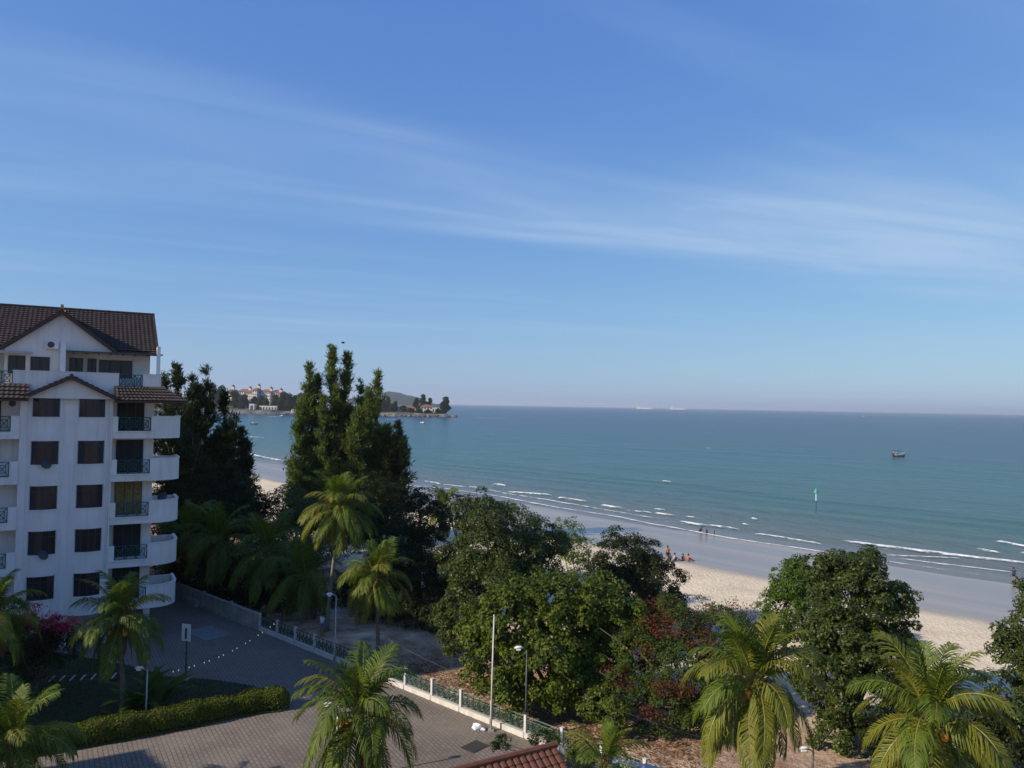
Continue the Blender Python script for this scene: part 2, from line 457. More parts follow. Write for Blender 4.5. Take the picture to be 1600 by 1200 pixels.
def mrange(n, l, val, a, b_, c=0.0, d=1.0, smooth=True):
    q = n.new('ShaderNodeMapRange')
    if smooth: q.interpolation_type = 'SMOOTHSTEP'
    l.new(val, q.inputs[0])
    for i, v in zip((1, 2, 3, 4), (a, b_, c, d)): q.inputs[i].default_value = v
    return q.outputs[0]
def mth(n, l, op, a, b_=None):
    q = n.new('ShaderNodeMath'); q.operation = op
    for i, v in enumerate((a, b_)):
        if v is None: continue
        if isinstance(v, (int, float)): q.inputs[i].default_value = v
        else: l.new(v, q.inputs[i])
    return q.outputs[0]
def mixc(n, l, f, a, b_):
    q = n.new('ShaderNodeMix'); q.data_type = 'RGBA'
    for i, v in zip((0, 6, 7), (f, a, b_)):
        if isinstance(v, (int, float)): q.inputs[i].default_value = v
        elif isinstance(v, tuple): q.inputs[i].default_value = (*v, 1)
        else: l.new(v, q.inputs[i])
    return q.outputs[2]
pos = g.outputs['Position']
ang = -math.atan2(TCo.y, TCo.x)
n1 = noise(n, l, pos, 0.12, 6)
n2 = noise(n, l, pos, 2.5, 6, 0.7)
n4 = noise(n, l, pos, 0.05, 5)
w2 = mth(n, l, 'ADD', wof.outputs[0], mth(n, l, 'MULTIPLY', mth(n, l, 'SUBTRACT', n4, 0.5), 5.0))
wet = mrange(n, l, w2, -26.5, -22.5)
dry = mixc(n, l, mrange(n, l, n2, 0.3, 0.7), (0.60, 0.505, 0.355), (0.74, 0.635, 0.455))
dry = mixc(n, l, mrange(n, l, n1, 0.45, 0.7, 0, 0.5), dry, (0.50, 0.39, 0.28))
inl = mrange(n, l, wof.outputs[0], -52, -64)      # earthier, littered sand under the trees
earth = mixc(n, l, mrange(n, l, noise(n, l, pos, 0.9, 8, 0.75), 0.42, 0.62), (0.40, 0.28, 0.19), (0.22, 0.12, 0.07))
dry = mixc(n, l, mth(n, l, 'MULTIPLY', inl, mrange(n, l, noise(n, l, pos, 0.25, 5), 0.22, 0.5)), dry, earth)
wetc = mixc(n, l, mrange(n, l, noise(n, l, pos, 1.0, 4, 0.5, ((0.02, 0.22, 1), ang)), 0.4, 0.65), (0.235, 0.195, 0.150), (0.32, 0.25, 0.18))
l.new(mixc(n, l, wet, dry, wetc), b.inputs['Base Color'])
rg = mixc(n, l, wet, (0.9, 0.9, 0.9), (0.24, 0.24, 0.24))
l.new(rg, b.inputs['Roughness'])
b.inputs['Specular IOR Level'].default_value = 0.45
hb = mth(n, l, 'MULTIPLY', noise(n, l, pos, 3.2, 6, 0.65), mth(n, l, 'SUBTRACT', 1.02, wet))
bp = n.new('ShaderNodeBump'); bp.inputs['Strength'].default_value = 0.9; bp.inputs['Distance'].default_value = 0.22
l.new(hb, bp.inputs['Height']); l.new(bp.outputs[0], b.inputs['Normal'])
me = np_mesh('ground', V, Q, 'sand')
me.polygons.foreach_set('use_smooth', [True]*len(me.polygons))
tag(link('ground', me), kind='structure')

# sea: one sheet from the swash to the horizon
av = np.concatenate([-np.geomspace(40000, 70, 18), np.arange(-60, 420, 2.0), np.geomspace(425, 40000, 18)])
wv = np.concatenate([np.arange(-1.5, 60, 0.75), np.geomspace(61, 40000, 60)])
def zsea(A, W):
    k = np.clip((W+1.5)/8, 0, 1)*np.clip((400-W)/300, 0, 1)
    ph = W*0.55+1.1*np.sin(A*0.045)+0.7*np.sin(A*0.11+2)
    return SEA+k*(0.10*np.sin(ph)+0.05*np.sin(W*1.3+A*0.2))+0.035*np.sin(A*0.13)*np.clip((4-W)/4, 0, 1)
V, Q = sheet(av, wv, zsea)
m, n, l, b = newmat('sea_water')
g = n.new('ShaderNodeNewGeometry'); pos = g.outputs['Position']
dot = n.new('ShaderNodeVectorMath'); dot.operation = 'DOT_PRODUCT'
l.new(pos, dot.inputs[0]); dot.inputs[1].default_value = (NC.x, NC.y, 0)
wof = mth(n, l, 'SUBTRACT', dot.outputs['Value'], P0.dot(NC))
big = noise(n, l, pos, 0.012, 5, 0.6, ((0.35, 1.0, 1), ang))
wn_ = mth(n, l, 'ADD', wof, mth(n, l, 'MULTIPLY', mth(n, l, 'SUBTRACT', big, 0.5), mth(n, l, 'ADD', 8.0, mth(n, l, 'MULTIPLY', wof, 0.45))))
lg = mth(n, l, 'LOGARITHM', mth(n, l, 'MAXIMUM', mth(n, l, 'ADD', wn_, 4.0), 1.0), 10.0)
cr = n.new('ShaderNodeValToRGB'); e = cr.color_ramp.elements
stops = [(0.0, (0.15, 0.14, 0.125)), (0.22, (0.13, 0.135, 0.122)), (0.36, (0.088, 0.122, 0.115)), (0.47, (0.046, 0.112, 0.104)),
         (0.60, (0.020, 0.088, 0.088)), (0.74, (0.008, 0.042, 0.064)), (0.88, (0.004, 0.022, 0.050)), (1.0, (0.003, 0.016, 0.042))]
e[0].position, e[0].color = stops[0][0], (*stops[0][1], 1)
e[1].position, e[1].color = stops[-1][0], (*stops[-1][1], 1)
for p_, c_ in stops[1:-1]:
    q = e.new(p_); q.color = (*c_, 1)
l.new(mth(n, l, 'DIVIDE', lg, 3.6), cr.inputs[0])
fz = noise(n, l, pos, 0.55, 7, 0.7, ((0.35, 1.0, 1), ang))
zone = mth(n, l, 'MULTIPLY', mrange(n, l, wof, 0.5, 5), mrange(n, l, wof, 22, 9))
lace = mth(n, l, 'MULTIPLY', mrange(n, l, fz, 0.60, 0.72), zone)
l.new(mixc(n, l, mth(n, l, 'MULTIPLY', lace, 0.5), cr.outputs[0], (0.62, 0.62, 0.62)), b.inputs['Base Color'])
b.inputs['Roughness'].default_value = 0.22
b.inputs['IOR'].default_value = 1.33
b.inputs['Specular IOR Level'].default_value = 0.16
h1 = noise(n, l, pos, 0.45, 4, 0.6, ((0.45, 1.0, 1), ang+0.25))
h2 = noise(n, l, pos, 1.9, 4, 0.65, ((0.6, 1.0, 1), ang-0.2))
h3 = noise(n, l, pos, 0.06, 4, 0.6, ((0.4, 1.0, 1), ang+0.1))
hh = mth(n, l, 'ADD', mth(n, l, 'MULTIPLY', h1, 0.7), mth(n, l, 'ADD', mth(n, l, 'MULTIPLY', h2, 0.22), mth(n, l, 'MULTIPLY', h3, 2.2)))
bp = n.new('ShaderNodeBump'); bp.inputs['Distance'].default_value = 1.0
l.new(mrange(n, l, wof, -1, 14, 0.12, 1.0), bp.inputs['Strength'])
l.new(hh, bp.inputs['Height']); l.new(bp.outputs[0], b.inputs['Normal'])
me = np_mesh('sea', V, Q, 'sea_water')
me.polygons.foreach_set('use_smooth', [True]*len(me.polygons))
sea = tag(link('sea', me), kind='structure')

m, n, l, b = newmat('foam')
g = n.new('ShaderNodeNewGeometry')
b.inputs['Base Color'].default_value = (0.80, 0.80, 0.79, 1); b.inputs['Roughness'].default_value = 0.8
at_ = n.new('ShaderNodeAttribute'); at_.attribute_name = 'edge'
fz = noise(n, l, g.outputs['Position'], 1.3, 7, 0.75, ((0.4, 1.0, 1), ang))
al = mrange(n, l, mth(n, l, 'ADD', mth(n, l, 'MULTIPLY', fz, 1.7), mth(n, l, 'MULTIPLY', at_.outputs['Fac'], 0.9)), 1.15, 1.62)
l.new(al, b.inputs['Alpha'])
def breaker(pts, wid, h, seed):
    rng = np.random.default_rng(seed)
    wid *= 0.8; h *= 0.8
    W = [wa(*gp(x, y, SEA+0.05).xy) for x, y in pts]
    aa = np.array([q[1] for q in W]); ww = np.array([q[0] for q in W])
    o = np.argsort(aa); aa, ww = aa[o], ww[o]
    nn = max(14, int((aa[-1]-aa[0])/0.35))
    A = np.linspace(aa[0], aa[-1], nn); C = np.interp(A, aa, ww)
    k = np.ones(nn); tmp = np.cumsum(rng.normal(size=nn)); tmp = np.convolve(tmp-np.linspace(0, tmp[-1], nn), np.ones(9)/9, 'same')
    C = C+0.10*tmp/max(1, np.abs(tmp).max())*4
    ends = np.clip(np.minimum(np.arange(nn), np.arange(nn)[::-1])/(0.12*nn+1), 0, 1)
    wd = wid*(0.35+0.65*ends)*(0.75+0.5*np.abs(np.sin(A*0.31+seed))*np.abs(np.sin(A*0.083+1)))
    prof = [(-1.0, 0.0, 0.0), (-0.55, 0.45, 0.45), (-0.15, 1.0, 0.75), (0.25, 0.75, 0.6), (0.65, 0.35, 0.35), (1.0, 0.0, 0.0)]
    V, E = [], []
    for i in range(nn):
        for f, hz, ed in prof:
            x, y = aw(A[i], C[i]+f*wd[i]*0.5)
            V.append((x, y, SEA+0.13+hz*h*ends[i])); E.append(ed*(0.45+0.55*ends[i]))
    m_ = len(prof)
    i = np.arange(nn-1)[:, None]*m_+np.arange(m_-1)[None, :]
    Q = np.stack([i, i+m_, i+m_+1, i+1], -1).reshape(-1, 4)[:, ::-1]
    me = np_mesh('breaking_wave', np.array(V), Q, 'foam')
    at2 = me.attributes.new('edge', 'FLOAT', 'POINT'); at2.data.foreach_set('value', np.array(E, dtype=np.float32))
    me.polygons.foreach_set('use_smooth', [True]*len(me.polygons))
    link('breaking_wave', me, sea)
SW = [(389,718),(445,724),(620,757),(699,764),(788,777),(882,795),(974,809),(1015,818),(1082,830),(1142,841),(1217,852),(1272,860),(1389,878),(1538,900),(1640,915)]
BR = [([(1302,844),(1362,852),(1475,866),(1600,882),(1680,891)], 3.0, .35), ([(1172,834),(1250,846),(1290,853)], 1.9, .25), ([(1050,815),(1100,821),(1157,828)], 2.2, .3),
      ([(938,790),(979,796)], 3.4, .4), ([(868,778),(922,785)], 3.4, .4), ([(788,769),(865,775)], 3.0, .35), ([(990,799),(1019,803)], 2.6, .3), ([(1020,802),(1059,807)], 2.4, .3),
      ([(1020,796),(1040,798)], 2.4, .25), ([(1067,808),(1086,810)], 2.0, .2), ([(769,758),(790,761)], 5.0, .6), ([(733,761),(751,763)], 3.4, .3), ([(1176,810),(1184,813)], 2.4, .3),
      ([(1548,846),(1600,855),(1640,859)], 3.0, .35), ([(1524,858),(1566,865)], 2.4, .3), ([(1590,864),(1640,870)], 2.0, .3), ([(634,746),(648,747)], 3.4, .3), ([(640,751),(652,754)], 3.2, .3),
      ([(375,706),(400,713),(450,722)], 5.0, .4), ([(1034,752),(1049,754)], 4.0, .3), ([(1160,819),(1172,821)], 1.6, .2), ([(690,757),(730,762)], 1.6, .15), ([(660,752),(690,757)], 1.8, .2),
      ([(1371,867),(1440,871),(1512,874)], 1.3, .1), ([(1400,872),(1500,885),(1610,899)], 1.2, .08), ([(700,757),(760,765),(790,771),(900,789),(1000,806),(1060,816)], 1.3, .12),
      ([(390,683),(412,684)], 6, .3), ([(740,653),(792,654)], 8, .3), ([(1100,700),(1112,701)], 2, .15)]
breaker(SW, 1.5, 0.06, 3)
for i, (p, wd, h) in enumerate(BR): breaker(p, wd, h, 11+i)

# paved yard, lawn
def poly_sheet(name, pts, z, mt):
    mb = MB(); mb.add([(p[0], p[1], z) for p in pts], [tuple(range(len(pts)))])
    o = mb.build(name, mt)
    if o.data.polygons[0].normal.z < 0: o.data.flip_normals()
    return tag(o, kind='structure')
FA = gnd(406, 985); FB = gnd(821, 1153)
fd = (FB-FA).normalized(); fn = Vector((-fd.y, fd.x, 0))      # fn points towards the sea
m, n, l, b = newmat('paving')
t = n.new('ShaderNodeTexCoord')
mp = n.new('ShaderNodeMapping'); mp.inputs['Rotation'].default_value = (0, 0, R(58)); l.new(t.outputs['Object'], mp.inputs[0])
bk = n.new('ShaderNodeTexBrick'); l.new(mp.outputs[0], bk.inputs[0])
bk.inputs['Scale'].default_value = 1.0; bk.inputs['Brick Width'].default_value = 0.44; bk.inputs['Row Height'].default_value = 0.22; bk.inputs['Mortar Size'].default_value = 0.022; bk.inputs['Mortar Smooth'].default_value = 0.3
bk.inputs['Color1'].default_value = (0.185, 0.155, 0.125, 1); bk.inputs['Color2'].default_value = (0.150, 0.128, 0.105, 1); bk.inputs['Mortar'].default_value = (0.075, 0.063, 0.052, 1)
dirt = mrange(n, l, noise(n, l, t.outputs['Object'], 0.35, 8, 0.65), 0.48, 0.75, 0, 0.7)
c = mixc(n, l, dirt, bk.outputs[0], (0.10, 0.082, 0.066))
c = mixc(n, l, mrange(n, l, noise(n, l, t.outputs['Object'], 0.16, 6, 0.6), 0.5, 0.72, 0, 0.5), c, (0.24, 0.20, 0.16))
l.new(c, b.inputs['Base Color']); b.inputs['Roughness'].default_value = 0.85
bp = n.new('ShaderNodeBump'); bp.inputs['Strength'].default_value = 0.6; bp.inputs['Distance'].default_value = 0.01; bp.invert = True
l.new(bk.outputs['Fac'], bp.inputs['Height']); l.new(bp.outputs[0], b.inputs['Normal'])
FC = FA-fd*16; FD = FB+fd*30
poly_sheet('yard_paving', [FC.xy, FD.xy, (FD.x-40, FD.y-25), (-60, 8), (-60, 60), (-36, 75)], 0.006, 'paving')
mat('lawn_soil', (0.035, 0.045, 0.018), 0.95, 0.3, 1.5, 0.5, 12)
LAWN = [gnd(445, 1112), gnd(395, 1072), gnd(330, 1062), gnd(262, 1058), gnd(200, 1040), gnd(90, 1020), gnd(-120, 1020), gnd(-120, 1188), gnd(90, 1172), gnd(220, 1150), gnd(330, 1127), gnd(400, 1113)]
lawn = poly_sheet('lawn', [p.xy for p in LAWN], 0.03, 'lawn_soil')
rng = np.random.default_rng(3)
def inpoly(x, y, poly):
    c = np.zeros(len(x), bool); j = len(poly)-1
    for i in range(len(poly)):
        xi, yi, xj, yj = poly[i][0], poly[i][1], poly[j][0], poly[j][1]
        c ^= ((yi > y) != (yj > y)) & (x < (xj-xi)*(y-yi)/(yj-yi+1e-9)+xi); j = i
    return c
lp = [(p.x, p.y) for p in LAWN]
X = rng.uniform(-36, -12, 34000); Y = rng.uniform(36, 54, 34000); k = inpoly(X, Y, lp); X, Y = X[k], Y[k]
P = np.stack([X, Y, np.full(len(X), 0.07)], 1); N = unit(rng.normal(size=P.shape)*[1, 1, .3]); T = unit(rng.normal(size=P.shape)*0.4+[0, 0, 1])
V, Q = leaf_quads(P, N, T, rng.uniform(0.10, 0.2, len(P)), np.full(len(P), 0.03))
tag(link('lawn_grass', np_mesh('lawn_grass', V, Q, 'grass')), 'short dark green grass growing behind the clipped hedge', 'grass', kind='stuff')
# fallen leaves on the sand behind the fence
X = []; Y = []
for px, py, s, c in ((690, 1055, 2.0, 900), (740, 1075, 1.8, 900), (790, 1100, 1.6, 500), (880, 1135, 2.2, 1200), (1010, 1165, 2.4, 1300), (660, 1040, 1.5, 400), (920, 1150, 1.6, 700), (1050, 1185, 2.0, 600)):
    p = gnd(px, py); X.append(rng.normal(p.x, s, c)); Y.append(rng.normal(p.y, s*0.8, c))
X = np.concatenate(X); Y = np.concatenate(Y)
k = ((X-FA.x)*fn.x+(Y-FA.y)*fn.y) > 0.3; X, Y = X[k], Y[k]
Zt = np.array([gz(x, y) for x, y in zip(X, Y)])+0.05
P = np.stack([X, Y, Zt], 1); N = unit(rng.normal(size=P.shape)*0.35+[0, 0, 1]); T = unit(rng.normal(size=P.shape))
V, Q = leaf_quads(P, N, T, rng.uniform(0.08, 0.2, len(P)), rng.uniform(0.05, 0.1, len(P)))
tag(link('leaf_litter', np_mesh('leaf_litter', V, Q, 'litter')), 'brown fallen leaves scattered on the sand behind the green fence', 'leaf litter', kind='stuff')

# ------------------------------------------------------------------ apartment block on the left
CA = 29.0
CO = at(170, 760, 55.0); CO.z = 0
condo = empty('apartment_building', CO, R(CA), 'white apartment block with brown tiled roofs and curved balconies beside the yard', 'building')
ucd = Vector((math.cos(R(CA)), math.sin(R(CA)), 0)); vcd = Vector((-math.sin(R(CA)), math.cos(R(CA)), 0))
def fac(px, py, v=0.0):
    d = ray(px, py); o = CO+vcd*v-Vector((0, 0, CAMZ))
    t = o.dot(vcd)/d.dot(vcd); p = d*t
    return (p-(CO-Vector((0, 0, CAMZ)))).dot(ucd), p.z+CAMZ
def tiles(mb, p00, p10, p11, p01, tw=0.30, tl=0.36, amp=0.035, mi=0):
    """pan-tile slope: p00-p10 the eave, p01-p11 the ridge"""
    p00, p10, p11, p01 = map(Vector, (p00, p10, p11, p01))
    wlen = max((p10-p00).length, (p11-p01).length); hl = ((p01+p11)/2-(p00+p10)/2).length
    nt = max(1, round(wlen/tw)); nc = max(1, round(hl/tl)); st = 4
    nrm = (p10-p00).cross(p01-p00).normalized()
    if nrm.z < 0: nrm = -nrm
    mb.add([p-nrm*.012 for p in (p00, p10, p11, p01)], [(0, 1, 2, 3)], mi)
    for c in range(nc):
        f0, f1 = c/nc, (c+1.12)/nc
        f1 = min(f1, 1.0)
        k = len(mb.v)
        for f, lift in ((f0, 0.095), (f1, 0.012)):
            a = p00.lerp(p01, f); b_ = p10.lerp(p11, f)
            for i in range(nt*st+1):
                q = i/(nt*st); h = amp*(0.5+0.5*math.cos(2*math.pi*(i % st)/st))
                mb.v.append(tuple(a.lerp(b_, q)+nrm*(lift+h)))
        r = nt*st+1
        for i in range(nt*st): mb.f.append((k+i, k+i+1, k+r+i+1, k+r+i)); mb.m.append(mi)
    return mb
ZF = [2.80+3.08*i for i in range(5)]
ZT = 18.15
body = MB()
body.box(-26, 2.9, 1.3, 27, 2.35, 17.95)  # rear depth extended out of view to shade the ground behind
body.box(-5.5, 0.12, 0, 1.3, 2.35, 17.45)
body.box(-26, -9.6, 0, 1.3, 2.35, 17.45)
for u in (-5.45, -2.75, -0.2, 2.5, -9.4, -14, -19, -25):
    body.box(u, u+0.4, 0.3, 0.7, 0, 2.35)
body.box(-26, 2.2, 3.5, 26, 0, 2.35)
body.box(-26, 2.6, 2.7, 13.6, 17.95, 21.1)              # penthouse storey
# unseen left wing inferred from the yard's shadow, its heights shaped to cast it
body.box(-46, -26, -30, -18, 0, 15.0)
body.box(-46, -26, -18, -11.5, 0, 9.2)
body.box(-46, -26, -11.5, 14, 0, 26.8)
wallo = body.build('wall', 'white_paint', condo)
# bow fronts with their windows
def arc(u0, u1, bulge, n=10, off=0.0, a=0.0, b=1.0):
    out = []
    for i in range(n+1):
        q = a+(b-a)*i/n; out.append((u0+(u1-u0)*q, -bulge*math.sin(math.pi*q)**0.8*1.0-off))
    return out
def bow(u0, u1, w0, w1):
    q0, q1 = (w0-u0)/(u1-u0), (w1-u0)/(u1-u0)
    bm = MB()
    B = 0.42
    bm.wall(arc(u0, u1, B, 3, 0, 0, q0), 0.3, 2.3, 17.40); bm.wall(arc(u0, u1, B, 3, 0, q1, 1), 0.3, 2.3, 17.40)
    zz = 2.3
    wins = []
    for i, zf in enumerate(ZF):
        hb, ht = (0.80, 2.42) if i < 4 else (1.0, 2.27)
        bm.wall(arc(u0, u1, B, 10, 0, q0, q1), 0.3, zz, zf+hb); wins.append((zf+hb, zf+ht)); zz = zf+ht
    if zz < 17.3: bm.wall(arc(u0, u1, B, 10, 0, q0, q1), 0.3, zz, 17.40)
    bm.build('bow_front', 'white_paint', condo)
    for i, (a, b_) in enumerate(wins):
        fr = MB()
        path = arc(u0, u1, B, 4, -0.10, q0, q1)
        fr.wall(path, 0.05, a, a+0.07); fr.wall(path, 0.05, b_-0.07, b_)
        if i < 4: fr.wall(path, 0.05, b_-0.45, b_-0.39)
        for j in range(5):
            x, y = path[j]; fr.box(x-0.03, x+0.03, y, y+0.06, a+.07, b_-.07)
        fr.wall(arc(u0, u1, B+0.05, 8, 0.02, q0-0.04, q1+0.04), 0.12, a-0.07, a-0.002, 1)
        w = fr.build('window', ['window_frame', 'white_paint'], condo)
        for j in range(4):
            pm = MB(); (x0, y0), (x1, y1) = path[j], path[j+1]
            pm.wall([(x0+.02, y0+.03), (x1-.02, y1+.03)], 0.02, a+.06, b_-.06)
            pm.build('pane', 'glass', w)
        cm = MB(); pt = []
        for k in range(25):
            q = k/24; x = w0+(w1-w0)*q; pt.append((x, -0.012-0.014*math.sin(k*1.9)))
        cm.wall(pt, 0.01, a, b_)
        cm.build('curtain', 'curtain_brown' if i in (1, 3, 4) else 'dark_room', w)  # dark_room sheets are no cloth, their near-black stands for unlit rooms
bow(-5.08, -2.82, -4.83, -3.12)
bow(-2.27, -0.10, -2.05, -0.33)
# right-hand balconies
def iron(mb, u0, u1, v, z0, z1, np_=3, r=0.022):
    mb.bar((u0, v, z1), (u1, v, z1), r*1.3); mb.bar((u0, v, z0), (u1, v, z0), r*1.2)
    for i in range(np_+1):
        u = u0+(u1-u0)*i/np_; mb.bar((u, v, z0), (u, v, z1), r*1.3)
    for i in range(np_):
        a = u0+(u1-u0)*i/np_; b_ = u0+(u1-u0)*(i+1)/np_; m_ = (a+b_)/2; zm = (z0+z1)/2; du = (b_-a)
        mb.bar((a, v, z0), (b_, v, z1), r); mb.bar((a, v, z1), (b_, v, z0), r)
        i_ = 0.27
        d4 = [(m_-du*i_, zm-(z1-z0)*i_), (m_+du*i_, zm-(z1-z0)*i_), (m_+du*i_, zm+(z1-z0)*i_), (m_-du*i_, zm+(z1-z0)*i_)]
        for k in range(4): mb.bar((d4[k][0], v, d4[k][1]), (d4[(k+1) % 4][0], v, d4[(k+1) % 4][1]), r)
def bal_path():
    p = [(2.62, -0.12), (3.1, -0.12)]
    for i in range(1, 11):
        q = math.pi/2*i/10; p.append((3.1+1.62*math.sin(q), -0.12+1.62*(1-math.cos(q))))
    return p+[(4.72, 3.6)]
for i, zf in enumerate(ZF):
    bm = MB()
    pth = bal_path()
    bm.wall(pth, 0.14, zf-0.52, zf+1.05)
    rim = [(p[0]+0.0, p[1]) for p in pth]
    bm.wall([(2.60, -0.16)]+[(x+(0.04 if x > 3.2 else 0), y-(0.04 if x < 4.6 else 0)) for x, y in rim[1:]], 0.22, zf+1.052, zf+1.12)
    bm.box(0.12, 2.62, -0.12, 0.02, zf-0.52, zf-0.06)
    bm.box(0.12, 2.62, -0.20, 0.02, zf-0.058, zf+0.01)
    bm.box(0.12, 0.46, -0.12, 0.02, zf+0.012, zf+1.05)
    bm.prism([(0.13, 0.021)]+[(x-0.145 if x > 3.4 else x, y+0.145) for x, y in pth[:-1]]+[(4.57, 3.5), (2.905, 3.5), (2.905, 1.295), (0.13, 1.295)], zf-0.42, zf-0.02)
    bm.box(2.905, 4.56, 3.5, 3.62, zf-0.5, zf+1.05)
    bal = bm.build('balcony', 'white_paint', condo)
    im = MB(); iron(im, 0.49, 2.58, -0.05, zf+0.05, zf+1.0)
    im.build('railing', 'green_iron', bal)
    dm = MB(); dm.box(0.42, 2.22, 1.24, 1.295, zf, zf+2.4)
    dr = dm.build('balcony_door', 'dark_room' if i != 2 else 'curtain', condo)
    fm = MB()
    for u in (0.42, 1.02, 1.62, 2.17): fm.box(u, u+.05, 1.20, 1.238, zf, zf+2.4)
    fm.build('frame', 'window_frame', dr)
    if i == 2:
        cm = MB(); cm.wall([(0.47+1.7*k/34, 1.215+0.012*math.sin(k*2.2)) for k in range(35)], 0.012, zf+0.05, zf+2.35)
        cm.build('curtain', 'curtain', dr)
# left-hand balconies
for i, zf in enumerate(ZF):
    bm = MB()
    bm.box(-9.6, -5.5, -0.1, 0.02, zf-0.52, zf-0.05); bm.box(-9.6, -5.5, 0.021, 1.29, zf-0.4, zf-0.02)
    bm.box(-6.0, -5.5, -0.1, 0.02, zf-0.048, zf+1.05); bm.box(-9.6, -9.0, -0.1, 0.02, zf-0.048, zf+1.05)
    bal = bm.build('balcony', 'white_paint', condo)
    im = MB(); iron(im, -8.98, -6.03, -0.05, zf+0.05, zf+1.0, 4); im.build('railing', 'green_iron', bal)
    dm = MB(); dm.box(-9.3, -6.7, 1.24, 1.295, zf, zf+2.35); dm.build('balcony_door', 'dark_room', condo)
    for u in (-11.6, -14.4, -18.0, -21.0):
        wm = MB(); wm.box(u, u+1.7, -0.03, -0.002, zf+0.8, zf+2.3); w = wm.build('window', 'window_frame', condo)
        for j in range(3): pm = MB(); pm.box(u+.08+.54*j, u+.54+.54*j, -0.045, -0.031, zf+.88, zf+2.22); pm.build('pane', 'glass', w)
# downpipe
pm = MB(); pm.tube([(0.06, -0.09, 0.2), (0.06, -0.09, 17.2)], 0.06, 8)
for z in np.arange(2.5, 17, 1.5): pm.box(-0.03, 0.15, -0.12, 0.0, z, z+0.05)
pm.build('downpipe', 'white_paint', condo)
# skirt roofs, little gable
tm = MB()
tiles(tm, (0.15, -1.0, 17.32), (4.95, -1.0, 17.32), (3.25, 0.22, 18.35), (0.15, 0.22, 18.35))
tiles(tm, (4.95, -1.0, 17.32), (4.95, 8.0, 17.32), (3.25, 8.0, 18.35), (3.25, 0.22, 18.35))
tiles(tm, (-11, -1.0, 17.32), (-5.0, -1.0, 17.32), (-5.0, 0.22, 18.35), (-11, 0.22, 18.35))
tm.box(0.15, 4.93, -0.98, -0.93, 17.18, 17.34, 1); tm.box(4.88, 4.93, -0.93, 8, 17.18, 17.34, 1); tm.box(-11, -5.0, -0.98, -0.93, 17.18, 17.34, 1)
tm.prism([(0.14, -0.92), (4.87, -0.92), (4.87, 8), (2.95, 8), (2.95, 0.2), (0.14, 0.2)], 17.20, 17.28, 2)
tm.box(-11, -5.55, -0.92, 0.2, 17.20, 17.28, 2)
tag(tm.build('skirt_roof', ['roof_brown', 'barge_brown', 'white_paint'], condo), kind='stuff')
def gable(name, ul, ur, ua, ze, za, vf, vb, over, wallv, wz0, tag_kind='stuff'):
    gm = MB()
    tiles(gm, (ul, vf, ze), (ul, vb, ze), (ua, vb, za), (ua, vf, za)); tiles(gm, (ur, vf, ze), (ur, vb, ze), (ua, vb, za), (ua, vf, za))
    for (u, s_) in ((ul, 1), (ur, -1)):
        gm.add([(u, vf-.03, ze-.20), (ua, vf-.03, za-.22), (ua, vf-.03, za+.09), (u, vf-.03, ze+.09), (u, vf+.05, ze-.20), (ua, vf+.05, za-.22), (ua, vf+.05, za+.09), (u, vf+.05, ze+.09)],
               [(0, 1, 2, 3), (7, 6, 5, 4), (0, 4, 5, 1), (3, 2, 6, 7), (0, 3, 7, 4)], 1)
    gm.tube([(ua, vf-.05, za+.08), (ua, vb, za+.08)], 0.11, 8, 0)
    gr = tag(gm.build(name, ['roof_brown', 'barge_brown'], condo), kind=tag_kind)
    wm = MB(); k = 0.25
    wm.add([(ul+k, wallv, ze-.02), (ur-k, wallv, ze-.02), (ua, wallv, za-.20), (ul+k, wallv+.15, ze-.02), (ur-k, wallv+.15, ze-.02), (ua, wallv+.15, za-.2)], [(0, 1, 2), (5, 4, 3), (0, 3, 4, 1)])
    if wz0 < ze-.05: wm.box(ul+k, ur-k, wallv, wallv+.15, wz0, ze-.021)
    wm.build('gable_wall', 'white_paint', condo)
    return gr
ua, za = fac(112, 588, -0.5)
gable('porch_gable', -5.45, 0.42, ua, 17.42, za, -0.85, 0.22, 0.3, -0.42, 17.40)
# terrace parapet
pm = MB()
pm.box(-6.0, 0.44, 0.24, 0.38, 17.5, 19.25); pm.box(2.0, 3.22, 0.24, 0.38, 17.5, 19.25); pm.box(3.08, 3.22, 0.38, 8, 17.9, 19.25)
pm.box(0.44, 2.0, 0.24, 0.38, 17.5, 18.22); pm.box(-6.05, 0.46, 0.21, 0.41, 19.252, 19.30); pm.box(1.98, 3.25, 0.21, 0.41, 19.252, 19.30)
pm.box(-11, -8.5, 0.24, 0.38, 17.5, 19.25); pm.box(-8.5, -6.0, 0.24, 0.38, 17.5, 18.22)
pm.box(-11, 3.07, 0.381, 2.69, 17.96, 18.16)
par = pm.build('terrace_parapet', 'white_paint', condo)
im = MB(); iron(im, 0.47, 1.97, 0.31, 18.27, 19.2, 3); im.build('railing', 'green_iron', par)
im = MB(); iron(im, -8.47, -6.03, 0.31, 18.27, 19.2, 4); im.build('railing', 'green_iron', par)
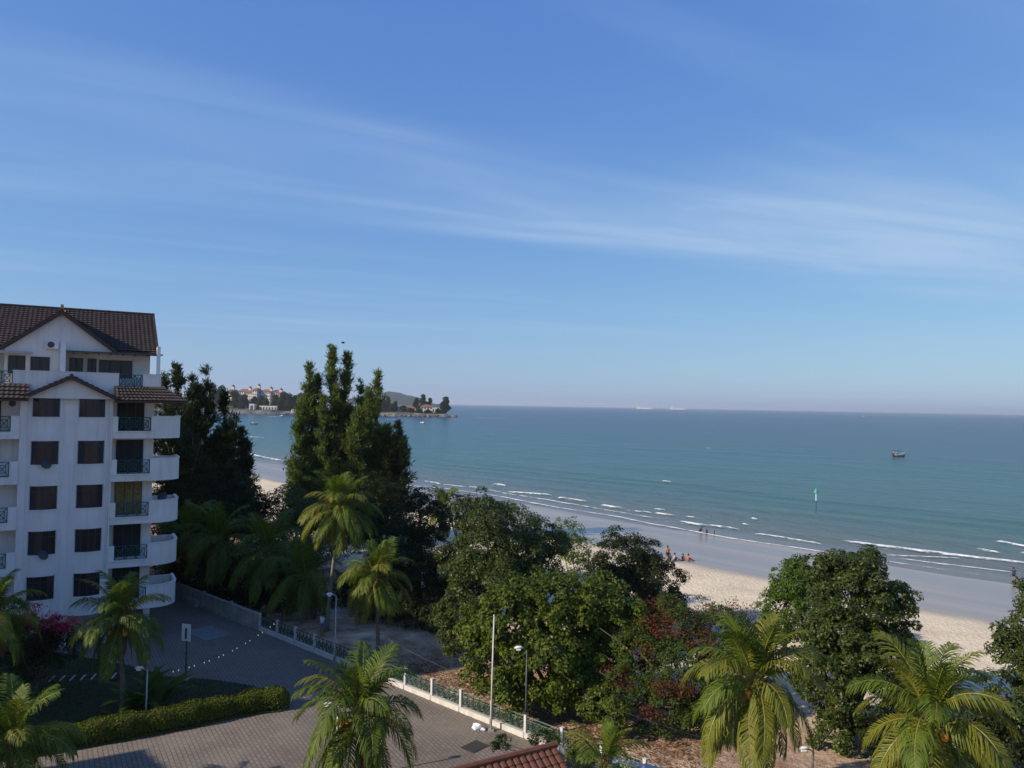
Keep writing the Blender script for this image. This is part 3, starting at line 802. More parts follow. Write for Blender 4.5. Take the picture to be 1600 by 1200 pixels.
# penthouse: gable front, main roof, columns, pergola
ul, zl = fac(-40, 562, 0.8); ur, zr = fac(184, 550, 0.8); ua, za = fac(97, 486, 0.8)
ze = zr-0.05
gable('cross_gable_roof', ua-(ur-ua), ur, ua, ze, za, 0.70, 6.0, 0.3, 1.12, ze-.1)
wm = MB(); uc, _ = fac(103, 560, 1.12)
wm.box(ua-(ur-ua)+.25, uc, 1.122, 1.27, 18.17, ze-.10); wm.build('penthouse_wall', 'white_paint', condo)
tm = MB(); ue, zz = fac(207, 491, 7.0); ZR = zz
tiles(tm, (-27, 1.25, 20.95), (3.05, 1.25, 20.95), (3.05, 7.0, ZR), (-27, 7.0, ZR))
tiles(tm, (-27, 13.5, 20.6), (3.05, 13.5, 20.6), (3.05, 7.0, ZR), (-27, 7.0, ZR))
tm.tube([(-27, 7, ZR+.07), (3.1, 7, ZR+.07)], 0.12, 8, 0)
for v0, z0 in ((1.25, 20.95), (13.5, 20.6)):
    tm.add([(3.0, v0, z0-.22), (3.0, 7, ZR-.25), (3.0, 7, ZR+.1), (3.0, v0, z0+.1), (3.1, v0, z0-.22), (3.1, 7, ZR-.25), (3.1, 7, ZR+.1), (3.1, v0, z0+.1)],
           [(3, 2, 1, 0), (4, 5, 6, 7), (0, 1, 5, 4), (2, 3, 7, 6), (0, 4, 7, 3)], 1)
tm.box(-27, 3.0, 1.2, 1.26, 20.74, 20.93, 1)
tag(tm.build('main_roof', ['roof_brown', 'barge_brown'], condo), kind='stuff')
wm = MB(); wm.add([(2.55, 2.7, 21.0), (2.55, 13.4, 20.7), (2.55, 7, ZR-.2), (2.4, 2.7, 21.0), (2.4, 13.4, 20.7), (2.4, 7, ZR-.2)], [(0, 1, 2), (5, 4, 3)])
wm.build('gable_wall', 'white_paint', condo)
tm = MB(); tiles(tm, (-46.5, -30.6, 14.9), (-25.5, -30.6, 14.9), (-25.5, -24, 16.0), (-46.5, -24, 16.0), 1.0, 1.0); tiles(tm, (-46.5, -17.4, 14.9), (-25.5, -17.4, 14.9), (-25.5, -24, 16.0), (-46.5, -24, 16.0), 1.0, 1.0); tiles(tm, (-25.4, -12, 26.7), (-25.4, 14.5, 26.7), (-36, 14.5, 29.5), (-36, -12, 29.5), 1.0, 1.0); tiles(tm, (-46.6, -12, 26.7), (-46.6, 14.5, 26.7), (-36, 14.5, 29.5), (-36, -12, 29.5), 1.0, 1.0)
tag(tm.build('unseen_wing_roof', 'roof_brown', condo), kind='stuff')  # roof over the unseen wing, part of its shadow outline
# upturned ridge on the cross gable
um = MB(); pts = []
for k in range(9):
    q = k/8; pts.append((ua, .66+6.0*q, za+0.20+0.16*math.sin(q*math.pi)*-0.5+(0.28 if k == 8 else 0.0)+(0.10 if k == 0 else 0)))
um.wall([(p[0]-.09, p[1]) for p in pts], -0.18, [za-.02]*9, [p[2]+.16 for p in pts]); um.build('ridge_cap', 'ridge_orange', condo)
pm = MB()
u1, z1 = fac(99, 536, 0.45); pm.box(u1-.16, u1+.16, 0.42, 0.72, 19.0, z1)
u2, z2 = fac(232, 541, 0.45); pm.box(2.90, 3.14, 0.42, 0.66, 19.0, z2)
pm.box(2.95, 3.10, 0.66, 2.7, z2-.52, z2-.02)
pm.build('terrace_column', 'clean_white', condo)
bm = MB(); ub, zb = fac(105, 549, 0.45)
bm.box(u1+.17, 3.3, 0.45, 0.55, z2-.66, z2-.56); bm.box(u1+.17, 3.3, 0.55, 2.68, z2-.60, z2-.57)
for u in np.arange(u1+.6, 3.2, 0.8): bm.box(u, u+.06, 0.56, 2.68, z2-.68, z2-.605)
bm.build('terrace_canopy', 'metal_dark', condo)
for (a, b_, y0, y1, v) in ((109, 130, 559, 582, 2.7), (137, 151, 560, 584, 2.7), (155, 207, 562, 590, 2.7), (48, 78, 557, 581, 1.122), (13, 40, 555, 583, 1.122)):
    ua_, z1 = fac(a, y0, v); ub_, _ = fac(b_, y0, v); z0 = max(18.3, fac(a, y1, v)[1])
    wm = MB(); wm.box(ua_, ub_, v-.05, v-.002, z0, z1); w = wm.build('window', 'window_frame', condo)
    k = 3 if ub_-ua_ > 1.5 else 2
    for j in range(k):
        d_ = (ub_-ua_)/k; pm = MB(); pm.box(ua_+d_*j+.05, ua_+d_*(j+1)-.05, v-.065, v-.051, z0+.06, z1-.06); pm.build('pane', 'glass', w)
# awning over the left terrace
am = MB(); uA, zA = fac(-30, 548, 0.5); uB, zB = fac(50, 551, 0.5); am.box(uA, uB, 0.33, 1.11, zB-.03, zB+.03); am.box(uA, uB, 0.25, 0.32, zB-.10, zB+.06)
am.build('terrace_awning', 'metal_grey', condo)

def local(u, v, z): return CO+ucd*u+vcd*v+Vector((0, 0, z))
def ac_unit(u, v, z, label):
    e = empty('air_conditioner', local(u, v, z), R(CA), label, 'air conditioner', 'air conditioners on the apartment block')
    b = MB(); b.box(-.38, .38, -.30, 0, 0, .55); b.build('casing', 'metal_white', e)
    g_ = MB(); g_.tube([(-.08, -.301, .28), (-.08, -.325, .28)], .22, 16); g_.build('fan_grille', 'metal_dark', e)
    
    for x_ in (-.34, .28): k = MB(); k.box(x_, x_+.06, -.32, .04, -.06, -.002); k.build('bracket', 'metal_grey', e)
u, z = fac(82, 543, 1.12); ac_unit(u, 1.10, z-.1, 'white air conditioner on the penthouse gable wall')
u, z = fac(25, 634, 0.9); ac_unit(-5.95, 1.28, ZF[4]+1.6, 'small white air conditioner in the top left balcony recess')
def dish(u, v, z, az, label):
    e = empty('satellite_dish', local(u, v, z), R(CA), label, 'satellite dish', 'satellite dishes on the apartment block')
    pr = [(0.02, 0)]+[(0.36*k/5, 0.10*(k/5)**2) for k in range(1, 6)]
    d = MB(); d.lathe(pr+[(0.35, 0.12), (0.02, 0.02)], 18); o = d.build('reflector', 'metal_dark', e, (0, -0.25, 0.28), (R(62), 0, R(az)), True)
    a = MB(); a.tube([(0, 0, 0.02), (0, -.25, .05), (0, -.25, .26)], .025, 6); a.build('mount', 'metal_dark', e)
    a = MB(); a.tube([(0, -.25, .1), (0.15, -.55, .30), (0.17, -.58, .36)], .015, 5); a.build('feed_arm', 'metal_grey', e)
dish(-3.9, -0.42, ZF[3]+0.55, 30, 'grey satellite dish below a fourth floor window of the apartment block')
dish(-3.9, -0.42, ZF[1]+0.55, 40, 'grey satellite dish below a second floor window of the apartment block')
dish(3.6, 1.0, ZF[2]+0.95, -30, 'satellite dish standing inside a middle curved balcony')

# ------------------------------------------------------------------ fence, walls, poles
fence = empty('railing_fence', FA, math.atan2(fd.y, fd.x), 'green iron railing fence with white posts between paved yard and sand', 'fence')
NP = 18; SPC = (FB-FA).length/11
pme = MB(); pme.box(-.075, .075, -.075, .075, 0, 1.22); pme.box(-.095, .095, -.095, .095, 1.222, 1.27); pme = pme.mesh('post', 'post_white')
plm = MB(); plm.box(.078, SPC-.078, -.11, .11, 0, .30); plm = plm.mesh('plinth', 'post_white')
rm = MB(); rm.bar((.08, 0, 1.12), (SPC-.08, 0, 1.12), .030); rm.bar((.08, 0, .40), (SPC-.08, 0, .40), .028); rm.bar((.08, 0, .95), (SPC-.08, 0, .95), .018); rm = rm.mesh('rail', 'fence_green')
b1 = MB(); b1.bar((0, 0, .40), (0, 0, 1.17), .030); b1 = b1.mesh('bar', 'fence_green')
b2 = MB(); dx = (SPC-.16)/5; b2.bar((0, 0, .41), (dx, 0, .94), .026); b2.bar((0, 0.012, .94), (dx, 0.012, .41), .026); b2.tube([(dx/2+.14*math.cos(q), .02, .675+.14*math.sin(q)) for q in np.linspace(0, 6.283, 11)], .022, 4); b2 = b2.mesh('scroll', 'fence_green')
for i in range(NP):
    link('post', pme, fence, (i*SPC, 0, 0))
    if i == NP-1: break
    link('plinth', plm, fence, (i*SPC, 0, 0))
    rl = link('rail', rm, fence, (i*SPC, 0, 0))
    for j in range(6):
        if 0 < j < 5: link('bar', b1, rl, (.08+dx*j, 0, 0))
        if j < 5: link('scroll', b2, rl, (.08+dx*j, 0, 0))
wl_ = empty('boundary_wall', FA, math.atan2(fd.y, fd.x), 'low grey concrete wall running from the fence towards the apartment block', 'wall')
b = MB(); b.box(-15, -.12, -.1, .1, 0, 1.15); b.build('wall_panel', 'concrete', wl_)
b = MB(); b.box(-15, -.12, -.16, .16, 1.152, 1.23); b.build('coping', 'concrete', wl_)
for k in (-4.6, -9.2): b = MB(); b.box(k-.17, k+.17, -.17, .17, 0, 1.35); b.build('pier', 'concrete', wl_)
kb = empty('ramp_kerb', gnd(330, 955), math.atan2(fd.y, fd.x), 'low concrete kerb beside the boundary wall near the balconies', 'kerb')
b = MB(); b.box(-3, 6.5, -.12, .12, 0, .28); b.build('kerb_stone', 'concrete', kb)
b = MB(); b.box(-3.6, -2.0, -.35, .35, 0, .55); b.build('kerb_end', 'concrete', kb)
p = gnd(325, 990); sl = MB(); sl.box(-1.7, 1.7, -1.1, 1.1, 0.0, 0.05)
tag(sl.build('concrete_slab', 'slab_grey', None, (p.x, p.y, .008), (0, 0, R(-40))), 'pale concrete slab set in the shaded yard paving', 'slab')

def lamp_post(px, pyb, h, label, flip=1, post=None, mt='metal_grey', z0=0, xy=None):
    p = gnd(px, pyb) if xy is None else Vector(xy)
    e = empty('lamp_post', (p.x, p.y, gz(p.x, p.y)+z0), 0, label, 'lamp post', 'lamp posts around the yard')
    b = MB(); b.tube([(0, 0, 0), (0, 0, .4), (0, 0, h-.1)], [.065, .05, .04], 8); b.build('pole', mt, e, smooth=True)
    b = MB(); b.tube([(0, 0, h-.14), (-.18*flip, 0, h-.03), (-.42*flip, -.05, h)], .03, 6); b.build('arm', mt, e)
    b = MB(); b.tube([(-.20*flip, -.02, h+.02), (-.32*flip, -.05, h+.06), (-.55*flip, -.06, h+.05), (-.66*flip, -.07, h+.01)], [.03, .075, .08, .03], 10); hd = b.build('lamp_head', 'metal_white', e, smooth=True)
    b = MB(); b.tube([(-.34*flip, -.05, h-.06), (-.56*flip, -.06, h-.07)], .06, 8); b.build('lens', 'plastic', hd)
    b = MB(); b.box(-.14, .14, -.14, .14, 0, .06); b.build('base_plate', mt, e)
    return e
lamp_post(523, 1034, 4.5, 'grey lamp post behind the fence near the tall leaning palm')
lamp_post(821, 1153, 4.5-1.1, 'dark lamp post standing on a white fence post under the big almond tree', mt='metal_dark', z0=1.28)
b = gnd(228, 1122); lamp_post(0, 0, 2.7, 'short grey lamp post behind the hedge beside the broad-leaved plants', xy=(b.x, b.y))
b = at(528, 1100, 36.0); lamp_post(0, 0, b.z, 'slim white lamp post behind the central coconut palm', xy=(b.x, b.y), mt='metal_white')
b = at(1270, 1170, 36.5); lamp_post(0, 0, b.z-gz(b.x, b.y), 'small dark lamp post between the two front right palms', xy=(b.x, b.y), mt='metal_dark')
p = gnd(767, 1142)
e = empty('flagpole', p, 0, 'bare slender flagpole standing against the green fence', 'pole')
b = MB(); b.tube([(0, 0, 0), (.02, 0, 3), (.06, 0, 6.1)], [.055, .048, .035], 8); b.build('pole', 'pole_galv', e, smooth=True)
b = MB(); b.box(-.16, .16, -.16, .16, 0, .10); b.build('footing', 'concrete', e)
b = MB(); b.lathe([(.01, 0), (.05, .03), (.05, .07), (.01, .1)], 8, (.06, 0, 6.1)); b.build('finial', 'pole_galv', e)
p = gnd(290, 1063)
e = empty('sign_post', p, R(-12), 'dark post carrying a white upright sign panel in the shaded yard', 'sign')
b = MB(); b.tube([(0, 0, 0), (0, 0, 3.1)], .05, 8); b.build('post', 'rust', e)
b = MB(); b.box(-.30, .30, -.09, -.052, 2.45, 3.5); b.build('panel', 'metal_white', e)
b = MB(); b.box(-.06, .06, -.12, -.091, 2.6, 3.25); b.build('bracket', 'metal_dark', e)
b = MB(); b.box(-.2, .2, -.2, .2, 0, .12); b.build('footing', 'concrete', e)
# string of bulbs across the yard
s0 = at(262, 1050, 47.0); s1 = Vector((FA.x, FA.y, 1.25))+fd*2.5
e = empty('string_lights', s0, 0, 'string of small white bulbs hanging over the shaded yard', 'string lights')
pts = [s0.lerp(s1, q)-Vector((0, 0, 0.55*math.sin(math.pi*q)))-s0 for q in np.linspace(0, 1, 25)]
b = MB(); b.tube(pts, .008, 4); b.build('cable', 'metal_dark', e)
bm_ = MB(); bm_.lathe([(.010, .04), (.018, .02), (.026, -.01), (.016, -.04), (.004, -.046)], 8); bm_ = bm_.mesh('bulb', 'bulb')
for k in range(1, 24, 1):
    if k % 3 == 0: continue
    link('bulb', bm_, e, pts[k]-Vector((0, 0, .06)))
def cable(pts, label, r=0.0035):
    b = MB(); b.tube(pts, r, 4)
    o = b.build('overhead_cable', 'metal_dark'); tag(o, label, 'cable')
q0 = gnd(523, 1034)+Vector((0, 0, 4.0)); q1 = gnd(821, 1153)+Vector((0, 0, 4.0))
cable([q0.lerp(at(700, 1046, 46.0), q)-Vector((0, 0, .35*math.sin(math.pi*q))) for q in np.linspace(0, 1, 14)], 'thin cable sagging from the lamp post towards the sand')
q0 = at(905, 1088, 39.0); q1 = at(1330, 1212, 33.0)
cable([q0.lerp(q1, q)-Vector((0, 0, .25*math.sin(math.pi*q))) for q in np.linspace(0, 1, 14)], 'thin cable stretched in front of the red-flowered tree')
# manhole cover, plastic bag
p = gnd(742, 1167)
e = empty('drain_cover', (p.x, p.y, 0.008), R(50), 'dark square drain cover in the sunlit paving', 'drain cover')
b = MB(); b.box(-.60, .60, -.48, .48, 0, .015); b.build('frame', 'cover_dark', e)
for k in range(9): b = MB(); x = -.54+.125*k; b.box(x, x+.1, -.43, .43, .0155, .024); b.build('slat', 'cover_dark', e)
p = gnd(748, 1141)
rng = np.random.default_rng(9)
def lump(name, mt, r, sq, seed, parent=None, loc=(0, 0, 0), n=14, amp=.25):
    b = MB(); rg = np.random.default_rng(seed); ph = rg.uniform(0, 6, 6); m_ = n//2+1
    for i in range(m_+1):
        th = math.pi*i/m_
        for j in range(n):
            q = 2*math.pi*j/n; d = Vector((math.sin(th)*math.cos(q), math.sin(th)*math.sin(q), math.cos(th)))
            k = 1+amp*math.sin(3*d.x+ph[0])*math.sin(4*d.y+ph[1])+amp*.6*math.sin(7*d.z+5*d.x+ph[2])+rg.normal()*amp*.12
            b.v.append((d.x*r*k*sq[0], d.y*r*k*sq[1], d.z*r*k*sq[2]))
    for i in range(m_):
        for j in range(n): b.f.append((i*n+j, (i+1)*n+j, (i+1)*n+(j+1) % n, i*n+(j+1) % n)); b.m.append(0)
    return b.build(name, mt, parent, loc)
e = empty('plastic_bag', (p.x, p.y, 0.0), 0, 'crumpled white plastic bag on the paving beside the fence', 'bag')
lump('bag', 'plastic', .24, (1, .8, .8), 4, e, (-.12, 0, .16)); lump('bag_knot', 'plastic', .13, (1.3, .9, .7), 5, e, (.22, -.05, .08))

# ------------------------------------------------------------------ terracotta porch roof and shed at the bottom edge
ap = at(868, 1166, 29.0); pl = at(690, 1204, 27.0)
e = empty('porch_roof', (ap.x, ap.y, 0), 0, 'terracotta tiled porch roof at the bottom edge below the fence', 'roof')
zr = ap.z; hw = 5.2
rdir = Vector((-.86, -.51, 0)).normalized(); pdir = Vector((.51, -.86, 0)).normalized()
A = Vector((0, 0, zr)); Bv = A+rdir*9
tme = MB(); k = 7
for i in range(k):
    q0 = math.pi*i/(k-1); tme.v += [(-.13*math.cos(q0), 0, .055*math.sin(q0)+.03), (-.12*math.cos(q0), .40, .05*math.sin(q0))]
for i in range(k-1): tme.f.append((2*i, 2*i+2, 2*i+3, 2*i+1)); tme.m.append(0)
tme.add([(-.13, 0, .03), (.13, 0, .03), (.13, 0, .0), (-.13, 0, .0)], [(0, 1, 2, 3)])
tme = tme.mesh('roof_tile', 'terracotta')
slope_len = 3.6; drop = 1.75
core = MB()
for sgn in (1, -1):
    dn = (pdir*sgn*math.sqrt(slope_len**2-drop**2)-Vector((0, 0, drop)))
    q = [A, Bv, Bv+dn, A+dn]
    core.add([tuple(x-Vector((0, 0, .05))) for x in q]+[tuple(x-Vector((0, 0, .15))) for x in q], [(0, 1, 2, 3), (7, 6, 5, 4), (2, 3, 7, 6), (0, 3, 7, 4), (1, 2, 6, 5)])
core.build('roof_deck', 'terracotta', e)
for sgn in (1, -1):
    dn = (pdir*sgn*math.sqrt(slope_len**2-drop**2)-Vector((0, 0, drop)))
    yv = (-dn).normalized(); xv = (-rdir*sgn).normalized(); zv = xv.cross(yv)
    if zv.z < 0: xv = -xv; zv = xv.cross(yv)
    rot = Matrix((xv, yv, zv)).transposed().to_euler()
    for r_ in range(10 if sgn == 1 else 5):
        for c_ in range(22):
            pz = A+rdir*(.15+.275*c_)+dn*((r_+1)/10.0)
            link('roof_tile', tme, e, pz+zv*.012, rot)
b = MB(); b.tube([A-rdir*.05+Vector((0, 0, .06)), Bv+Vector((0, 0, .06))], .12, 8); b.build('ridge_tile', 'terracotta', e)
b = MB()
for s_, t_ in ((.6, 1), (8, 1), (.6, -1), (8, -1)):
    c_ = A+rdir*s_+pdir*t_*2.2; b.box(c_.x-.12, c_.x+.12, c_.y-.12, c_.y+.12, 0, zr-1.3)
b.build('pillar', 'post_white', e)
p = at(1000, 1192, 31.0)
e = empty('shed', (p.x, p.y, 0), R(-22), 'small grey shed with a corrugated metal roof at the bottom edge', 'shed')
b = MB(); b.box(-.9, .9, -2.4, -.1, 0, p.z-.25); b.build('wall', 'concrete', e)
b = MB()
for i in range(41):
    x = -1.05+2.1*i/40; h = .03*math.cos(i*math.pi/2); b.v += [(x, .0, p.z+h), (x, -2.6, p.z-.35+h)]
for i in range(40): b.f.append((2*i, 2*i+2, 2*i+3, 2*i+1)); b.m.append(0)
tag(b.build('corrugated_roof', 'zinc', e), kind='stuff')
b = MB(); b.box(1.0, 3.0, -2.2, .1, p.z-.5, p.z-.25); b.build('concrete_canopy', 'slab_grey', e)
b = MB(); b.box(1.2, 2.8, -2.0, -.1, 0, p.z-.5); b.build('side_wall', 'concrete', e)

# ------------------------------------------------------------------ palms
def frond_mesh(name, L, th0, th1, pw, mt, seed, nl=46, droop=0.55):
    rng = np.random.default_rng(seed)
    n_ = 22; s = np.linspace(0, 1, n_)
    th = th0+(th1-th0)*s**pw
    x = np.concatenate([[0], np.cumsum(np.cos(th[:-1])*L/(n_-1))]); z = np.concatenate([[0], np.cumsum(np.sin(th[:-1])*L/(n_-1))])
    yb = 0.10*L*rng.uniform(-1, 1)*s**2
    C = np.stack([x, yb, z], 1)
    mb = MB(); mb.tube([tuple(c) for c in C], list(0.042*(1-s)**0.8+0.006), 5, 1)
    V = list(mb.v); Fq = list(mb.f); M = list(mb.m)
    for sd in (-1, 1):
        for i in range(nl):
            q = 0.14+0.86*(i+rng.uniform(-.3, .3))/nl; q = min(max(q, .12), .995)
            k = q*(n_-1); i0 = min(int(k), n_-2); p = C[i0]+(C[i0+1]-C[i0])*(k-i0); t = C[i0+1]-C[i0]; t = t/np.linalg.norm(t)
            ll = L*0.23*(0.35+1.0*math.sin(math.pi*min(1, (q+.08)*0.92))**0.8)*rng.uniform(.85, 1.1)
            side = np.array([0, sd, 0.0]); up = np.cross(t, [0, 1, 0]); up = -up if up[2] < 0 else up
            d = unit((side*0.85+t*(0.45+0.5*q)+up*0.18+rng.normal(size=3)*.07)[None])[0]
            d2 = unit((d*(1-droop)+np.array([0, 0, -1.0])*droop*rng.uniform(.7, 1.4)+t*.15)[None])[0]
            d3 = unit((d2*0.7+np.array([0, 0, -0.7])*droop)[None])[0]
            wv_ = np.cross(d, up); nw = np.linalg.norm(wv_); wv_ = t*.9 if nw < .1 else wv_/nw
            w = 0.032*rng.uniform(.8, 1.2)*L/4
            a = p; b_ = p+d*ll*.4; c = b_+d2*ll*.35; e_ = c+d3*ll*.28
            k0 = len(V)
            for pt, ww in ((a, w*.6), (b_, w), (c, w*.8), (e_, w*.12)): V += [tuple(pt-wv_*ww), tuple(pt+wv_*ww)]
            for j in range(3): Fq.append((k0+2*j, k0+2*j+1, k0+2*j+3, k0+2*j+2)); M.append(0)
    me = bpy.data.meshes.new(name); me.from_pydata(V, [], Fq)
    me.materials.append(MATS[mt]); me.materials.append(MATS['rachis']); me.polygons.foreach_set('material_index', M); me.update()
    return me
FR = {}
for mt, tg in (('frond_green', 'g'), ('frond_yellow', 'y')):
    for ki, (a, b_, pw) in enumerate(((84, 58, 1.6), (74, 18, 1.7), (60, -40, 1.4), (40, -74, 1.05), (14, -84, .8), (-18, -88, .6))):
        for v_ in range(2): FR[tg, ki, v_] = frond_mesh('frond', 4.0, R(a), R(b_), pw, mt, ki*7+v_+(40 if tg == 'y' else 0), droop=.30+.08*ki)
FR['d', 5, 0] = frond_mesh('frond', 3.6, R(-55), R(-89), .6, 'frond_dry', 77, droop=.85)
nut = MB(); nut.lathe([(.01, -.14), (.07, -.11), (.105, -.04), (.105, .04), (.075, .10), (.02, .13)], 8); nut = nut.mesh('coconut', 'coconut', True)
def palm(label, crown, base, L=4.0, n=26, seed=1, nuts=8, yellow=.5, group='coconut palms', up=1.0, dry=2, r=.15, name='coconut_palm', rmin=0):
    rng = random.Random(seed); crown = Vector(crown); base = Vector((base[0], base[1], gz(base[0], base[1])))
    e = empty(name, base, 0, label, 'palm tree', group); c = crown-base
    b = MB(); pts = []; rr = []
    nseg = 26
    for i in range(nseg+1):
        q = i/nseg; p = Vector((c.x*q**1.3, c.y*q**1.3, c.z*q)); pts.append(p); rr.append(r*(1.0-.35*q+(.55*(1-q/.12) if q < .12 else 0))*(1+.05*(i % 2)))
    pts[0] = pts[0]-Vector((0, 0, .2))
    b.tube(pts, rr, 9); b.build('trunk', 'palm_bark', e, smooth=True)
    b = MB(); b.lathe([(r*.7, -.45), (r*1.25, -.1), (r*1.2, .15), (r*.5, .5), (.02, .8)], 10, tuple(c)); b.build('crown_shaft', 'husk', e, smooth=True)
    az = rng.uniform(0, 6.28)
    for i in range(n):
        q = (i+.5)/n; az += 2.39996+rng.uniform(-.2, .2)
        ki = min(5, max(rmin, int(q**.80*6)))
        me = FR['y' if rng.random() < yellow*(.4+.9*q) else 'g', ki, rng.randint(0, 1)]
        sc = L/4*rng.uniform(.86, 1.08)*(.72 if ki == 0 else 1)
        o = link('frond', me, e, c+Vector((math.cos(az)*.1, math.sin(az)*.1, .28-.4*q)), (rng.uniform(-.25, .25), rng.uniform(-.10, .10), az)); o.scale = (sc,)*3
    for i in range(dry):
        az = rng.uniform(0, 6.28); o = link('frond', FR['d', 5, 0], e, c+Vector((math.cos(az)*.1, math.sin(az)*.1, -.2)), (0, 0, az)); o.scale = (L/4*.8,)*3
    for i in range(nuts):
        a_ = -1.75+rng.choice((-.75, .0, .8))+rng.uniform(-.4, .4); rad = rng.uniform(.50, .78)
        link('coconut', nut, e, c+Vector((math.cos(a_)*rad, math.sin(a_)*rad, -.02-rng.uniform(0, .45))), (rng.uniform(-.6, .6), rng.uniform(-.6, .6), 0)).scale = (1.15,)*3
    return e
def pc(px, py, D): return at(px, py, D)
c = pc(562, 1122, 33); palm('coconut palm with orange nuts rising in the middle of the sunlit paving', c, (c.x+.1, c.y+.3), 3.35, 33, 3, 10, .35)
c = pc(188, 972, 43); palm('coconut palm in front of the lowest curved balcony', c, (c.x+.2, c.y+.2), 2.95, 31, 5, 5, .4)
c = pc(-10, 965, 40); palm('coconut palm cut off by the left edge beside the pink bougainvillea', c, (c.x, c.y), 2.8, 26, 8, 0, .4)
c = pc(20, 1165, 32); palm('low coconut palm in the bottom left corner', c, (c.x-.3, c.y), 2.8, 26, 9, 0, .35, dry=0)
c = pc(532, 800, 59.5); bs = gnd(510, 986); palm('tall leaning coconut palm in front of the feathery casuarina trees', c, bs, 3.7, 34, 12, 4, .35, dry=3)
c = pc(588, 905, 52); palm('coconut palm with a bright orange nut cluster behind the fence', c, (c.x+.2, c.y+.2), 3.05, 33, 15, 16, .55)
c = pc(1178, 1072, 32.5); palm('coconut palm with yellow nuts in front of the red-flowered tree', c, (c.x+.3, c.y+.3), 3.55, 35, 21, 12, .6)
c = pc(1455, 1128, 29.5); palm('coconut palm nearest the bottom right corner', c, (c.x+.2, c.y+.2), 3.5, 35, 33, 6, .6)
c = pc(945, 1200, 29.5); palm('young palm between the porch roof and the grey shed', c, (c.x, c.y), 2.0, 20, 36, 0, .5, dry=0, r=.1)
for i, (px, py, D, L, lb) in enumerate(((340, 848, 67, 4.2, 'shaded coconut palm behind the wall, second from the balconies'), (418, 862, 65, 4.2, 'shaded coconut palm behind the wall, above the fence corner'), (478, 905, 62, 4.0, 'low shaded coconut palm left of the leaning palm trunk'), (292, 838, 70, 4.0, 'shaded coconut palm closest to the curved balconies'), (690, 800, 92, 3.4, 'small dark palm poking out beside the dense dark trees'))):
    c = pc(px, py, D); palm(lb, c, (c.x+.3, c.y+.4), L, 22, 50+i, 0, .2)

# ------------------------------------------------------------------ casuarinas
def casuarina(label, base, spires, seed, mt='needle', nb=1.0, group='feathery casuarina trees'):
    """spires: (px, py_top, D, radius m, z_low): each an upright leader carrying rising branches of needle tufts"""
    rng = np.random.default_rng(seed); base = Vector((base[0], base[1], gz(base[0], base[1])))
    e = empty('casuarina_tree', base, 0, label, 'tree', group)
    mb = MB(); PP, TT, LL = [], [], []
    for si, (px, py, D, rad, zl) in enumerate(spires):
        top = at(px, py, D); h = top.z
        b0 = Vector((base.x+(top.x-base.x)*.25, base.y+(top.y-base.y)*.25, base.z)) if si else base
        ctl = [b0-base-Vector((0, 0, .3)), Vector((b0.x*.5+top.x*.5, b0.y*.5+top.y*.5, zl))-base, top-base]
        ax = []
        for q in np.linspace(0, 1, 14):
            p = ctl[0]*(1-q)**2+ctl[1]*2*q*(1-q)+ctl[2]*q*q; ax.append(p)
        mb.tube(ax, list(.28*(1-np.linspace(0, 1, 14))+.025), 6)
        A = np.array([tuple(p) for p in ax])
        nbr = int(nb*(h-zl)*7)
        for k in range(nbr):
            q = 1-(rng.random()**1.15)*(1-zl/h*.8)
            q = min(q, .995); kk = q*13; i0 = min(int(kk), 12); p = A[i0]+(A[i0+1]-A[i0])*(kk-i0)
            f = (1-q)/(1-zl/h*.8)
            ln = rad*(0.10+1.15*f**.92*(1-.35*max(0, f-.7)/.3))*rng.uniform(.45, 1.15)
            ln *= min(1.0, .30+f*5.5)
            az = rng.uniform(0, 6.283); el = R(rng.uniform(18, 55)+12*(1-f))
            d = np.array([math.cos(az)*math.cos(el), math.sin(az)*math.cos(el), math.sin(el)])
            if ln > 1.2: mb.tube([tuple(p), tuple(p+d*ln*.85)], [.05, .012], 3)
            nt = int(8+ln*17)
            s = rng.random(nt)**.75; c = p+d*(ln*s)[:, None]+np.array([0, 0, 1])*(.10*ln*s*s)[:, None]+rng.normal(size=(nt, 3))*.16*(.5+s[:, None])
            for rep in range(3):
                t = unit(d*.8+rng.normal(size=(nt, 3))*.62+np.array([0, 0, .42])); l_ = rng.uniform(.35, .80, nt)
                PP.append(c+t*l_[:, None]*.5); TT.append(t); LL.append(l_)
    P = np.concatenate(PP); T = np.concatenate(TT); L = np.concatenate(LL)
    N = unit(np.cross(T, rng.normal(size=T.shape)))
    V, Q = leaf_quads(P, N, T, L*1.15, np.full(len(L), .10)*rng.uniform(.7, 1.3, len(L)))
    link('crown', np_mesh('crown', V, Q, mt), e)
    mb.build('trunk', 'bark', e, smooth=True)
    return len(L)
cz = 0
b = at(525, 800, 100)
cz += casuarina('tallest casuarina with twin pointed tops in the middle group', (b.x, b.y), [(519, 543, 100, 5.0, 3), (543, 553, 101, 4.5, 4), (505, 620, 98, 4.5, 2), (560, 640, 97, 5.0, 2)], 1, nb=1.15)
b = at(478, 800, 99)
cz += casuarina('casuarina with a forked top on the left of the middle group', (b.x, b.y), [(484, 570, 99, 3.8, 3), (468, 625, 98, 3.2, 2), (497, 588, 100, 3.0, 5)], 2)
b = at(592, 800, 101)
cz += casuarina('casuarina with a leaning pointed top on the right of the middle group', (b.x, b.y), [(590, 583, 101, 4.0, 3), (563, 596, 102, 3.6, 4), (606, 668, 100, 4.2, 2), (576, 610, 99, 3.8, 2)], 3)
b = at(618, 820, 99)
cz += casuarina('small dark casuarina with side boughs leaning out over the beach', (b.x, b.y), [(632, 688, 98, 2.4, 5), (622, 660, 99, 2.0, 7), (606, 700, 98, 3.2, 2)], 4, 'needle_shade')
b = at(318, 800, 88)
